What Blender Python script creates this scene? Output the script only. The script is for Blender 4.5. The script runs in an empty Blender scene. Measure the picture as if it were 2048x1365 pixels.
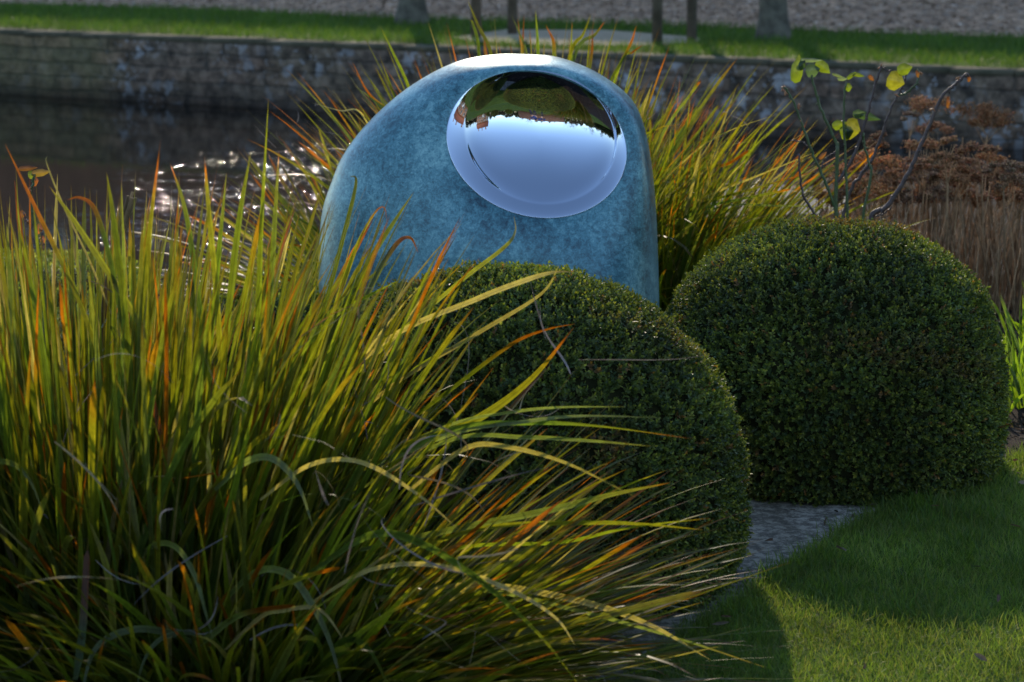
import bpy, math, random
import numpy as np
from mathutils import Vector, Matrix
rng = np.random.default_rng(7)
random.seed(7)
S = bpy.context.scene
COL = S.collection
PI = math.pi

# ------------------------------------------------------------------ camera model
H_CAM = 1.65
LENS = 85.0
F = LENS / 36.0 * 2048.0
PITCH = math.atan((682.5 + 300) / F)
cf = Vector((0, math.cos(PITCH), -math.sin(PITCH)))
cu = Vector((0, math.sin(PITCH), math.cos(PITCH)))
CAM = Vector((0, 0, H_CAM))

def ray(px, py):
    return cf + Vector((1, 0, 0)) * ((px - 1024) / F) + cu * ((682.5 - py) / F)
def at(px, py, Y):                      # point at ground distance Y seen at that place of the photo
    d = ray(px, py)
    return CAM + d * (Y / d.y)
def gnd(px, py, z=0.0):
    d = ray(px, py)
    return CAM + d * ((z - H_CAM) / d.z)

cam_d = bpy.data.cameras.new('camera')
cam = bpy.data.objects.new('camera', cam_d)
COL.objects.link(cam)
cam.location = CAM
cam.rotation_euler = (PI / 2 - PITCH, 0, 0)
cam_d.lens = LENS
cam_d.sensor_width = 36
cam_d.clip_start = 0.05
cam_d.clip_end = 1000
cam_d.dof.use_dof = True
cam_d.dof.focus_distance = 5.9
cam_d.dof.aperture_fstop = 6.3
S.camera = cam

# ------------------------------------------------------------------ light
SUN_EL = math.radians(27.0)
SUN_AZ = math.radians(-4.0)             # measured from +Y towards +X
to_sun = Vector((math.sin(SUN_AZ) * math.cos(SUN_EL), math.cos(SUN_AZ) * math.cos(SUN_EL), math.sin(SUN_EL)))
w = bpy.data.worlds.new('World')
S.world = w
w.use_nodes = True
nt = w.node_tree
bg = nt.nodes['Background']
sky = nt.nodes.new('ShaderNodeTexSky')
sky.sky_type = 'NISHITA'
sky.sun_disc = False
sky.sun_elevation = SUN_EL
sky.sun_rotation = SUN_AZ
sky.air_density = 1.0
sky.dust_density = 0.0
sky.altitude = 300
sky.ozone_density = 2.4
wb = nt.nodes.new('ShaderNodeMix'); wb.data_type = 'RGBA'; wb.blend_type = 'MULTIPLY'
wb.inputs[0].default_value = 1.0; wb.inputs[7].default_value = (1.07, 1.0, 0.92, 1)
nt.links.new(sky.outputs[0], wb.inputs[6]); nt.links.new(wb.outputs[2], bg.inputs[0])
bg.inputs[1].default_value = 0.15
ld = bpy.data.lights.new('sun', 'SUN')
ld.energy = 2.0
ld.angle = math.radians(0.55)
ld.color = (1.0, 0.86, 0.66)
lo = bpy.data.objects.new('sun', ld)
lo.rotation_euler = to_sun.to_track_quat('Z', 'Y').to_euler()
lo.location = (0, 0, 20)
COL.objects.link(lo)
S.view_settings.view_transform = 'Standard'
S.view_settings.look = 'None'
S.view_settings.exposure = 1.05
S.view_settings.gamma = 1.0
S.cycles.max_bounces = 8
S.cycles.transparent_max_bounces = 8
S.cycles.use_denoising = True

# ------------------------------------------------------------------ helpers
def tag(o, label=None, cat=None, group=None, kind=None):
    if label: o['label'] = label
    if cat: o['category'] = cat
    if group: o['group'] = group
    if kind: o['kind'] = kind
    return o
def thing(name, loc, label, cat, group=None):
    o = bpy.data.objects.new(name, None)
    o.location = loc
    COL.objects.link(o)
    return tag(o, label, cat, group)
def npmesh(name, V, Q, mat, parent=None, col=None, smooth=True, T=None):
    """V (n,3) world coords, Q (m,4) quads, T (k,3) triangles, col (n,3) or (n,4)"""
    V = np.asarray(V, dtype=np.float32)
    me = bpy.data.meshes.new(name)
    loops = []; starts = []; tot = 0
    if Q is not None and len(Q):
        Q = np.asarray(Q, dtype=np.int32)
        loops.append(Q.ravel()); starts.append(np.arange(len(Q), dtype=np.int32) * 4); tot = len(Q) * 4
    if T is not None and len(T):
        T = np.asarray(T, dtype=np.int32)
        loops.append(T.ravel()); starts.append(tot + np.arange(len(T), dtype=np.int32) * 3)
    loops = np.concatenate(loops); starts = np.concatenate(starts)
    if parent is not None:
        pl = np.array(parent.matrix_basis.translation, dtype=np.float32)
        V = V - pl
    me.vertices.add(len(V)); me.loops.add(len(loops)); me.polygons.add(len(starts))
    me.vertices.foreach_set('co', V.ravel())
    me.loops.foreach_set('vertex_index', loops)
    me.polygons.foreach_set('loop_start', starts)
    me.update(calc_edges=True)
    me.validate()
    if smooth:
        me.polygons.foreach_set('use_smooth', np.ones(len(me.polygons), dtype=bool))
    if col is not None:
        col = np.asarray(col, dtype=np.float32)
        if col.shape[1] == 3:
            col = np.concatenate([col, np.ones((len(col), 1), np.float32)], 1)
        a = me.color_attributes.new('Col', 'FLOAT_COLOR', 'POINT')
        a.data.foreach_set('color', col.ravel())
    me.materials.append(mat)
    o = bpy.data.objects.new(name, me)
    COL.objects.link(o)
    if parent is not None: o.parent = parent
    return o

class MB:
    """collects simple shapes; builds one mesh"""
    def __init__(s): s.v = []; s.q = []; s.t = []; s.n = 0; s.c = []
    def add(s, V, Q, T=None, c=None):
        V = np.asarray(V, float)
        s.v.append(V)
        if Q is not None and len(Q): s.q.append(np.asarray(Q) + s.n)
        if T is not None and len(T): s.t.append(np.asarray(T) + s.n)
        s.c.append(np.tile(np.asarray(c if c is not None else (1, 1, 1), float), (len(V), 1)) if np.ndim(c) < 2 else c)
        s.n += len(V)
    def box(s, c, d, rz=0.0, rx=0.0):
        x, y, z = d[0] / 2, d[1] / 2, d[2] / 2
        V = np.array([(-x, -y, -z), (x, -y, -z), (x, y, -z), (-x, y, -z), (-x, -y, z), (x, -y, z), (x, y, z), (-x, y, z)])
        if rx:
            R = np.array(Matrix.Rotation(rx, 3, 'X')); V = V @ R.T
        if rz:
            R = np.array(Matrix.Rotation(rz, 3, 'Z')); V = V @ R.T
        s.add(V + np.array(c), [(0, 3, 2, 1), (4, 5, 6, 7), (0, 1, 5, 4), (1, 2, 6, 5), (2, 3, 7, 6), (3, 0, 4, 7)])
    def tube(s, pts, rad, n=8, c=None, cap=True):
        pts = [Vector(p) for p in pts]
        m = len(pts)
        rad = [rad] * m if np.isscalar(rad) else list(rad)
        V = []; ref = None
        for i, p in enumerate(pts):
            d = (pts[min(i + 1, m - 1)] - pts[max(i - 1, 0)])
            d = d.normalized() if d.length > 1e-9 else Vector((0, 0, 1))
            if ref is None:
                ref = d.orthogonal().normalized()
            ref = (ref - d * ref.dot(d))
            ref = ref.normalized() if ref.length > 1e-6 else d.orthogonal().normalized()
            b = d.cross(ref)
            for k in range(n):
                a = 2 * PI * k / n
                V.append(p + (ref * math.cos(a) + b * math.sin(a)) * rad[i])
        Q = []
        for i in range(m - 1):
            for k in range(n):
                Q.append((i * n + k, i * n + (k + 1) % n, (i + 1) * n + (k + 1) % n, (i + 1) * n + k))
        T = []
        if cap:
            V.append(pts[-1]); e = len(V) - 1
            for k in range(n): T.append(((m - 1) * n + k, (m - 1) * n + (k + 1) % n, e))
        s.add([tuple(v) for v in V], Q, T, c)
    def build(s, name, mat, parent=None, smooth=False, col=False):
        V = np.concatenate(s.v)
        return npmesh(name, V, np.concatenate(s.q) if s.q else None, mat, parent,
                      col=np.concatenate(s.c) if col else None, smooth=smooth, T=np.concatenate(s.t) if s.t else None)

def catmull(pts, n):
    P = np.array([tuple(p) for p in pts], float)
    P = np.vstack([2 * P[0] - P[1], P, 2 * P[-1] - P[-2]])
    m = len(P) - 3
    out = []
    for u in np.linspace(0, m, n):
        i = min(int(u), m - 1); t = u - i
        a, b, c, d = P[i:i + 4]
        out.append(0.5 * (2 * b + (c - a) * t + (2 * a - 5 * b + 4 * c - d) * t * t + (3 * b - a - 3 * c + d) * t ** 3))
    return np.array(out)

# ------------------------------------------------------------------ materials
def new_mat(name):
    m = bpy.data.materials.new(name); m.use_nodes = True
    n = m.node_tree
    return m, n, n.nodes['Principled BSDF'], n.nodes['Material Output']
def nd(n, t, **kw):
    x = n.nodes.new(t)
    for k, v in kw.items():
        if k in ('op',): x.operation = v
        elif k == 'ins':
            for a, b in v.items(): x.inputs[a].default_value = b
        else: setattr(x, k, v)
    return x
def ramp(n, stops, interp='LINEAR'):
    r = n.nodes.new('ShaderNodeValToRGB'); r.color_ramp.interpolation = interp
    while len(r.color_ramp.elements) < len(stops): r.color_ramp.elements.new(0.5)
    for e, (p, c) in zip(r.color_ramp.elements, stops):
        e.position = p; e.color = (*c, 1) if len(c) == 3 else c
    return r
def coords(n, kind='Object', scale=(1, 1, 1), loc=(0, 0, 0), rot=(0, 0, 0)):
    tc = n.nodes.new('ShaderNodeTexCoord'); mp = n.nodes.new('ShaderNodeMapping')
    mp.inputs['Scale'].default_value = scale; mp.inputs['Location'].default_value = loc; mp.inputs['Rotation'].default_value = rot
    n.links.new(tc.outputs[kind], mp.inputs[0])
    return mp.outputs[0]
def noise(n, vec, scale, detail=4, rough=0.5, dist=0.0):
    x = nd(n, 'ShaderNodeTexNoise', ins={'Scale': scale, 'Detail': detail, 'Roughness': rough, 'Distortion': dist})
    if vec is not None: n.links.new(vec, x.inputs['Vector'])
    return x.outputs[0]
def mixc(n, f, a, b, mode='MIX'):
    x = nd(n, 'ShaderNodeMix', data_type='RGBA', blend_type=mode)
    for k, v in ((0, f), (6, a), (7, b)):
        if isinstance(v, (int, float)): x.inputs[k].default_value = v
        elif isinstance(v, tuple): x.inputs[k].default_value = (*v, 1) if len(v) == 3 else v
        else: n.links.new(v, x.inputs[k])
    return x.outputs[2]
def mth(n, op, a, b=None, clamp=False):
    x = n.nodes.new('ShaderNodeMath'); x.operation = op; x.use_clamp = clamp
    for k, v in ((0, a), (1, b)):
        if v is None: continue
        if isinstance(v, (int, float)): x.inputs[k].default_value = v
        else: n.links.new(v, x.inputs[k])
    return x.outputs[0]
def bump(n, h, strength, dist, bsdf=None, normal=None):
    b = nd(n, 'ShaderNodeBump', ins={'Strength': strength, 'Distance': dist})
    n.links.new(h, b.inputs['Height'])
    if normal is not None: n.links.new(normal, b.inputs['Normal'])
    if bsdf is not None: n.links.new(b.outputs[0], bsdf.inputs['Normal'])
    return b.outputs[0]

def leaf_mat(name, trans=0.4, rough=0.4, tcol=(1.5, 1.6, 0.5), spec=0.5, stripes=False):
    m, n, p, out = new_mat(name)
    at_ = nd(n, 'ShaderNodeVertexColor', layer_name='Col')
    c = at_.outputs[0]
    v = noise(n, coords(n), 55, 3)
    v2 = ramp(n, [(0.3, (0.75, 0.75, 0.75)), (0.7, (1.2, 1.2, 1.2))]); n.links.new(v, v2.inputs[0])
    c = mixc(n, 1.0, c, v2.outputs[0], 'MULTIPLY')
    if stripes:
        nz = nd(n, 'ShaderNodeTexNoise', noise_dimensions='1D', ins={'Scale': 7.0, 'Detail': 2.0})
        n.links.new(at_.outputs[1], nz.inputs['W'])
        rs = ramp(n, [(0.35, (0.62, 0.62, 0.6)), (0.65, (1.3, 1.3, 1.25))]); n.links.new(nz.outputs[0], rs.inputs[0])
        c = mixc(n, 1.0, c, rs.outputs[0], 'MULTIPLY')
        sp = noise(n, coords(n), 130, 2); rq = ramp(n, [(0.66, (1, 1, 1)), (0.74, (0.55, 0.35, 0.25))]); n.links.new(sp, rq.inputs[0])
        c = mixc(n, 0.7, c, rq.outputs[0], 'MULTIPLY')
    n.links.new(c, p.inputs['Base Color'])
    p.inputs['Roughness'].default_value = rough
    p.inputs['Specular IOR Level'].default_value = spec
    tr = n.nodes.new('ShaderNodeBsdfTranslucent')
    tc = mixc(n, 1.0, c, tcol, 'MULTIPLY')
    n.links.new(tc, tr.inputs[0])
    mx = n.nodes.new('ShaderNodeMixShader'); mx.inputs[0].default_value = trans
    n.links.new(p.outputs[0], mx.inputs[1]); n.links.new(tr.outputs[0], mx.inputs[2])
    n.links.new(mx.outputs[0], out.inputs[0])
    return m
M = {}
M['box_leaf'] = leaf_mat('box leaf', 0.30, 0.5, (1.5, 1.5, 0.6), 0.5)
M['blade'] = leaf_mat('sword leaf', 0.50, 0.42, (2.65, 2.65, 0.60), 0.40, stripes=True)
M['grass'] = leaf_mat('grass blade', 0.45, 0.5, (1.9, 1.8, 0.7), 0.25)
M['dry'] = leaf_mat('dry plant', 0.22, 0.8, (1.5, 1.3, 1.1), 0.15)
M['rose_leaf'] = leaf_mat('rose leaf', 0.5, 0.3, (2.6, 2.3, 0.7), 0.5)

def simple(name, c, rough=0.7, metal=0.0, nscale=None, c2=None, bs=0.0, bd=0.01, spec=0.5):
    m, n, p, out = new_mat(name)
    p.inputs['Roughness'].default_value = rough; p.inputs['Metallic'].default_value = metal
    p.inputs['Specular IOR Level'].default_value = spec
    if nscale:
        v = coords(n); f = noise(n, v, nscale, 6, 0.6)
        r = ramp(n, [(0.3, c), (0.7, c2)]); n.links.new(f, r.inputs[0]); n.links.new(r.outputs[0], p.inputs['Base Color'])
        if bs: bump(n, f, bs, bd, p)
    else:
        p.inputs['Base Color'].default_value = (*c, 1)
    return m
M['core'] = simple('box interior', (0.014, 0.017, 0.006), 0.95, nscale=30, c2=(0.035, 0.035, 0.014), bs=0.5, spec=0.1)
M['stem_green'] = simple('rose stem', (0.05, 0.09, 0.025), 0.45, nscale=40, c2=(0.09, 0.10, 0.04), bs=0.3)
M['stem_brown'] = simple('rose wood', (0.05, 0.03, 0.03), 0.5, nscale=60, c2=(0.11, 0.07, 0.06), bs=0.5)
M['bud'] = simple('rose bud', (0.30, 0.09, 0.05), 0.6, nscale=60, c2=(0.4, 0.2, 0.08))
M['timber'] = simple('weathered timber', (0.075, 0.06, 0.045), 0.85, nscale=9, c2=(0.19, 0.155, 0.115), bs=0.5)
M['bark'] = simple('tree bark', (0.045, 0.04, 0.03), 0.9, nscale=9, c2=(0.17, 0.155, 0.115), bs=0.8, bd=0.03)
M['pad'] = simple('paving pad', (0.28, 0.22, 0.14), 0.9, nscale=5, c2=(0.40, 0.32, 0.21), bs=0.3)
M['skin'] = simple('skin', (0.5, 0.3, 0.22), 0.5)
M['jacket'] = simple('blue jacket', (0.03, 0.06, 0.22), 0.8)
M['jeans'] = simple('dark trousers', (0.02, 0.025, 0.05), 0.85)
M['black'] = simple('black plastic', (0.01, 0.01, 0.01), 0.35)
M['hair'] = simple('grey hair', (0.12, 0.11, 0.10), 0.7)
M['white_paint'] = simple('white paint', (0.75, 0.75, 0.72), 0.5)
M['tile'] = simple('clay roof tiles', (0.20, 0.06, 0.03), 0.85, nscale=3, c2=(0.34, 0.12, 0.06), bs=0.4)
M['glass'] = simple('window glass', (0.02, 0.025, 0.03), 0.06)
M['crown'] = simple('twigs', (0.10, 0.075, 0.05), 0.9, nscale=6, c2=(0.17, 0.13, 0.09))

def brick_mat(name, c1, c2, mortar, scale=1.0, lichen=False):
    m, n, p, out = new_mat(name)
    tc = n.nodes.new('ShaderNodeTexCoord')
    sep = n.nodes.new('ShaderNodeSeparateXYZ'); n.links.new(tc.outputs['Object'], sep.inputs[0])
    # walls run along their own x axis: use (x + y, z)
    cb = n.nodes.new('ShaderNodeCombineXYZ')
    n.links.new(mth(n, 'ADD', sep.outputs[0], sep.outputs[1]), cb.inputs[0]); n.links.new(sep.outputs[2], cb.inputs[1])
    nz = noise(n, tc.outputs['Object'], 3, 3)
    wob = nd(n, 'ShaderNodeVectorMath', operation='SCALE', ins={3: 0.05 if lichen else 0.01})
    nv = nd(n, 'ShaderNodeTexNoise', ins={'Scale': 4.0}); n.links.new(tc.outputs['Object'], nv.inputs[0])
    n.links.new(nv.outputs[1], wob.inputs[0])
    ad = nd(n, 'ShaderNodeVectorMath', operation='ADD'); n.links.new(cb.outputs[0], ad.inputs[0]); n.links.new(wob.outputs[0], ad.inputs[1])
    b = nd(n, 'ShaderNodeTexBrick', ins={'Scale': scale, 'Mortar Size': 0.014, 'Mortar Smooth': 0.6, 'Brick Width': 0.42 if lichen else 0.23,
                                         'Row Height': 0.128 if lichen else 0.075, 'Color1': (*c1, 1), 'Color2': (*c2, 1), 'Mortar': (*mortar, 1)})
    n.links.new(ad.outputs[0], b.inputs[0])
    col = b.outputs[0]
    if lichen:
        # courses fade towards the right, moss left, white lichen blotches
        f1 = noise(n, tc.outputs['Object'], 1.6, 6, 0.65)
        r1 = ramp(n, [(0.40, (0, 0, 0)), (0.62, (1, 1, 1))]); n.links.new(f1, r1.inputs[0])
        col = mixc(n, mth(n, 'MULTIPLY', r1.outputs[0], 0.45), col, (0.10, 0.10, 0.035))
        f3 = noise(n, tc.outputs['Object'], 7, 8, 0.75)
        r3 = ramp(n, [(0.38, (0.35, 0.33, 0.33)), (0.62, (1.7, 1.65, 1.6))]); n.links.new(f3, r3.inputs[0])
        col = mixc(n, 1.0, col, r3.outputs[0], 'MULTIPLY')
        mp = nd(n, 'ShaderNodeMapping'); mp.inputs['Scale'].default_value = (1, 1, 0.75); n.links.new(tc.outputs['Object'], mp.inputs[0])
        v = nd(n, 'ShaderNodeTexVoronoi', ins={'Scale': 6.0, 'Randomness': 1.0}); 
        vn = nd(n, 'ShaderNodeTexNoise', ins={'Scale': 14.0, 'Detail': 4}); n.links.new(tc.outputs['Object'], vn.inputs[0])
        vs = nd(n, 'ShaderNodeVectorMath', operation='SCALE', ins={3: 0.16}); n.links.new(vn.outputs[1], vs.inputs[0])
        va = nd(n, 'ShaderNodeVectorMath', operation='ADD'); n.links.new(mp.outputs[0], va.inputs[0]); n.links.new(vs.outputs[0], va.inputs[1])
        n.links.new(va.outputs[0], v.inputs[0])
        rv = ramp(n, [(0.24, (1, 1, 1)), (0.34, (0, 0, 0))]); n.links.new(v.outputs[0], rv.inputs[0])
        v2 = nd(n, 'ShaderNodeTexVoronoi', ins={'Scale': 19.0}); n.links.new(va.outputs[0], v2.inputs[0])
        rv2 = ramp(n, [(0.18, (1, 1, 1)), (0.30, (0, 0, 0))]); n.links.new(v2.outputs[0], rv2.inputs[0])
        msk = noise(n, tc.outputs['Object'], 1.1, 3)
        rm = ramp(n, [(0.44, (0, 0, 0)), (0.56, (1, 1, 1))]); n.links.new(msk, rm.inputs[0])
        li = mth(n, 'MULTIPLY', mth(n, 'MAXIMUM', rv.outputs[0], rv2.outputs[0]), rm.outputs[0])
        lx = mth(n, 'MULTIPLY', mth(n, 'SUBTRACT', mth(n, 'ADD', sep.outputs[0], mth(n, 'MULTIPLY', f1, 0.8)), 1.5), 2.5, True)
        col = mixc(n, mth(n, 'MULTIPLY', mth(n, 'SUBTRACT', 1.0, lx), 0.38), col, mixc(n, f3, (0.10, 0.09, 0.04), (0.26, 0.24, 0.11)))
        rw = ramp(n, [(0.40, (0.045, 0.035, 0.028)), (0.52, (0.15, 0.11, 0.085)), (0.62, (0.26, 0.20, 0.16))]); n.links.new(f3, rw.inputs[0])
        col = mixc(n, mth(n, 'MULTIPLY', lx, 0.6), col, rw.outputs[0])
        li = mth(n, 'MULTIPLY', mth(n, 'MULTIPLY', li, 0.72), mth(n, 'ADD', mth(n, 'MULTIPLY', lx, 0.85), 0.15))
        col = mixc(n, li, col, (0.44, 0.45, 0.47))
        # colour darkens in a band just above the water
        rz = ramp(n, [(0.0, (0.28, 0.26, 0.25)), (1.0, (1, 1, 1))])
        zz = mth(n, 'MULTIPLY', mth(n, 'ADD', sep.outputs[2], 0.60), 5.0, True); n.links.new(zz, rz.inputs[0])
        col = mixc(n, 1.0, col, rz.outputs[0], 'MULTIPLY')
    else:
        r1 = ramp(n, [(0.3, (0.75, 0.75, 0.75)), (0.7, (1.2, 1.2, 1.2))]); n.links.new(nz, r1.inputs[0])
        col = mixc(n, 1.0, col, r1.outputs[0], 'MULTIPLY')
    n.links.new(col, p.inputs['Base Color'])
    p.inputs['Roughness'].default_value = 0.9
    h = mth(n, 'ADD', mth(n, 'MULTIPLY', b.outputs[1], -1.0), noise(n, tc.outputs['Object'], 18, 5))
    bump(n, h, 0.8, 0.02, p)
    return m
M['moat_wall'] = brick_mat('mossy stone', (0.23, 0.135, 0.085), (0.13, 0.095, 0.065), (0.055, 0.042, 0.03), lichen=True)
M['brick'] = brick_mat('orange brick', (0.42, 0.17, 0.07), (0.33, 0.12, 0.05), (0.36, 0.28, 0.2))
M['brick_dark'] = brick_mat('brown brick', (0.20, 0.085, 0.05), (0.14, 0.06, 0.04), (0.2, 0.16, 0.12))

# patinated bronze
m, n, p, out = new_mat('blue patina bronze'); M['patina'] = m
v = coords(n)
a = noise(n, v, 5, 5, 0.6, 0.3); b_ = noise(n, v, 62, 6, 0.75, 0.8); c_ = noise(n, v, 240, 3, 0.7)
mix1 = mth(n, 'ADD', mth(n, 'MULTIPLY', a, 0.34), mth(n, 'ADD', mth(n, 'MULTIPLY', b_, 0.44), mth(n, 'MULTIPLY', c_, 0.22)))
dr_ = noise(n, coords(n, scale=(1, 1, 0.12)), 26, 4, 0.6, 0.3); lg = noise(n, v, 2.2, 3, 0.5)
mix1 = mth(n, 'ADD', mth(n, 'MULTIPLY', mix1, 0.80), mth(n, 'ADD', mth(n, 'MULTIPLY', dr_, 0.10), mth(n, 'MULTIPLY', lg, 0.10)))
r = ramp(n, [(0.40, (0.012, 0.040, 0.065)), (0.455, (0.035, 0.125, 0.160)), (0.51, (0.085, 0.25, 0.30)), (0.59, (0.27, 0.50, 0.52))])
n.links.new(mix1, r.inputs[0]); n.links.new(r.outputs[0], p.inputs['Base Color'])
p.inputs['Metallic'].default_value = 0.25
rr = ramp(n, [(0.4, (0.30, 0.30, 0.30)), (0.62, (0.46, 0.46, 0.46))]); n.links.new(mix1, rr.inputs[0]); n.links.new(rr.outputs[0], p.inputs['Roughness'])
p.inputs['Specular IOR Level'].default_value = 0.6
p.inputs['Coat Weight'].default_value = 0.2; p.inputs['Coat Roughness'].default_value = 0.30
bump(n, b_, 0.10, 0.004, p)
# polished steel
m, n, p, out = new_mat('polished steel'); M['mirror'] = m
p.inputs['Base Color'].default_value = (0.51, 0.56, 0.66, 1); p.inputs['Metallic'].default_value = 1.0; p.inputs['Roughness'].default_value = 0.015

# water
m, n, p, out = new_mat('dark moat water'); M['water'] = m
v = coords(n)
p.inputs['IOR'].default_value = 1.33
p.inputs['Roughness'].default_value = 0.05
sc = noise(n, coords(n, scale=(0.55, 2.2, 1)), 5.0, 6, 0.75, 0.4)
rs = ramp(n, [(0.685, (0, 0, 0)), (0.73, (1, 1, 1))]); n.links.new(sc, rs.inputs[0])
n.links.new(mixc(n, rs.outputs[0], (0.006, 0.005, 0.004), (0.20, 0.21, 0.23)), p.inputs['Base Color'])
calm = noise(n, coords(n, scale=(1.0, 1.0, 1)), 7.0, 2, 0.5)
fine = noise(n, coords(n, scale=(1.1, 1.0, 1)), 32.0, 2, 0.5)
pm = noise(n, coords(n, scale=(0.5, 1.6, 1), loc=(3.1, 0, 0)), 3.2, 3, 0.6)
rp = ramp(n, [(0.49, (0, 0, 0)), (0.60, (1, 1, 1))]); n.links.new(pm, rp.inputs[0])
sy = n.nodes.new('ShaderNodeSeparateXYZ'); n.links.new(coords(n), sy.inputs[0])
near = mth(n, 'DIVIDE', mth(n, 'SUBTRACT', 19.5, sy.outputs[1]), 3.5, True)
pk = noise(n, coords(n, scale=(0.8, 1.0, 1), loc=(7, 3, 0)), 17.0, 1, 0.5)
rk = ramp(n, [(0.50, (0, 0, 0)), (0.60, (1, 1, 1))]); n.links.new(pk, rk.inputs[0])
rip = mth(n, 'MULTIPLY', mth(n, 'MULTIPLY', fine, mth(n, 'MULTIPLY', rp.outputs[0], rk.outputs[0])), mth(n, 'MULTIPLY', near, mth(n, 'ADD', sy.outputs[0], 3.0, True)))
hh = mth(n, 'ADD', mth(n, 'MULTIPLY', calm, 0.010), mth(n, 'MULTIPLY', rip, 0.50))
bump(n, hh, 1.0, 0.035, p)

# ground materials
def ground_mat(name, stops, scales, bs, bd, rough=0.9, vor=None):
    m, n, p, out = new_mat(name)
    v = coords(n)
    f = None
    for s, wgt in scales:
        x = mth(n, 'MULTIPLY', noise(n, v, s, 6, 0.65), wgt)
        f = x if f is None else mth(n, 'ADD', f, x)
    r = ramp(n, stops); n.links.new(f, r.inputs[0])
    col = r.outputs[0]
    h = f
    if vor:
        vo = nd(n, 'ShaderNodeTexVoronoi', ins={'Scale': vor}); n.links.new(v, vo.inputs[0])
        hs = nd(n, 'ShaderNodeSeparateColor'); n.links.new(vo.outputs[1], hs.inputs[0])
        rr = ramp(n, [(0.0, (0.35, 0.35, 0.36)), (0.6, (1.0, 0.95, 0.9)), (1.0, (1.9, 1.8, 1.7))]); n.links.new(hs.outputs[0], rr.inputs[0])
        col = mixc(n, 1.0, col, rr.outputs[0], 'MULTIPLY')
        h = mth(n, 'ADD', mth(n, 'MULTIPLY', vo.outputs[0], -1.0), f)
    n.links.new(col, p.inputs['Base Color']); p.inputs['Roughness'].default_value = rough; p.inputs['Specular IOR Level'].default_value = 0.08
    bump(n, h, bs, bd, p)
    return m
M['lawn'] = ground_mat('lawn turf', [(0.35, (0.035, 0.060, 0.010)), (0.5, (0.07, 0.115, 0.018)), (0.65, (0.12, 0.165, 0.035))], [(1.2, 0.4), (14, 0.3), (120, 0.3)], 0.8, 0.02)
M['soil'] = ground_mat('dark soil', [(0.35, (0.018, 0.013, 0.010)), (0.65, (0.06, 0.045, 0.035))], [(3, 0.3), (25, 0.4), (120, 0.3)], 1.0, 0.03)
M['gravel'] = ground_mat('gravel', [(0.35, (0.24, 0.16, 0.105)), (0.65, (0.52, 0.36, 0.245))], [(0.7, 0.4), (9, 0.3), (40, 0.3)], 1.0, 0.03, vor=13)
M['stone'] = None
m, n, p, out = new_mat('lichened paving'); M['stone'] = m
v = coords(n)
f = noise(n, v, 38, 8, 0.8, 0.15); r = ramp(n, [(0.40, (0.10, 0.085, 0.065)), (0.49, (0.21, 0.18, 0.145)), (0.56, (0.46, 0.41, 0.34))]); n.links.new(f, r.inputs[0])
big = noise(n, v, 2.5, 4); rb = ramp(n, [(0.4, (0.6, 0.58, 0.52)), (0.6, (1, 1, 1))]); n.links.new(big, rb.inputs[0])
n.links.new(mixc(n, 1.0, r.outputs[0], rb.outputs[0], 'MULTIPLY'), p.inputs['Base Color']); p.inputs['Roughness'].default_value = 0.75
bump(n, f, 0.4, 0.01, p)

# ------------------------------------------------------------------ ground sheets
def sheet(name, poly, z, mat, kind='structure', thick=None):
    import bmesh
    bm = bmesh.new()
    vs = [bm.verts.new((x, y, z)) for x, y in poly]
    f = bm.faces.new(vs)
    if f.normal.z < 0: f.normal_flip()
    bm.normal_update()
    if f.normal.z < 0: bmesh.ops.reverse_faces(bm, faces=[f])
    if thick:
        r = bmesh.ops.extrude_face_region(bm, geom=[f])
        for e in r['geom']:
            if isinstance(e, bmesh.types.BMVert): e.co.z -= 0
        for v_ in vs: v_.co.z = z - thick
        bmesh.ops.recalc_face_normals(bm, faces=bm.faces)
    bmesh.ops.triangulate(bm, faces=[f_ for f_ in bm.faces if len(f_.verts) > 4])
    me = bpy.data.meshes.new(name); bm.to_mesh(me); bm.free()
    me.materials.append(mat)
    o = bpy.data.objects.new(name, me); COL.objects.link(o)
    if kind: o['kind'] = kind
    return o

# far moat wall line (top edge, z = 0)
WA = gnd(0, 60); WB = gnd(2048, 143)
wd = (WB - WA).normalized(); wn = Vector((-wd.y, wd.x, 0))   # towards far side
def wl(t, off=0.0): return WA + wd * t + wn * off
WL = (WB - WA).length
GA = gnd(0, 9); GB = gnd(2048, 76)
gd = (GB - GA).normalized()
# near bank edge
bank = [(-60, 8.3), (-4, 8.6), (-1.9, 9.5), (-1.35, 9.2), (-1.0, 8.75), (-0.4, 8.9), (0.4, 9.4), (0.75, 11.9), (1.2, 12.35), (2.2, 12.4), (4, 12.5), (8, 12.6), (60, 8)]
sheet('ground', [(-60, -90), (90, -90), (60, 8)] + bank[::-1][1:], 0.0, M['soil'])
# bank side face
mb = MB()
Vb = []
dens = []
for (x0, y0), (x1, y1) in zip(bank[:-1], bank[1:]):
    k = 1 if abs(x1 - x0) > 10 else 4
    for j in range(k): dens.append((x0 + (x1 - x0) * j / k, y0 + (y1 - y0) * j / k))
dens.append(bank[-1])
for x, y in dens:
    Vb += [(x, y, 0.0), (x, y + 0.04, -0.25), (x, y + 0.12, -0.9)]
Qb = []
for i in range(len(dens) - 1):
    for k in range(2): Qb.append((i * 3 + k, i * 3 + k + 1, i * 3 + k + 4, i * 3 + k + 3))
mb.add(Vb, Qb); o = mb.build('moat_bank', M['soil']); o['kind'] = 'structure'
# water
o = sheet('moat_water', [(-70, 6), (70, 6), tuple((wl(60, 0.1))[:2]), tuple((wl(-60, 0.1))[:2])], -0.60, M['water'])
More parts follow.
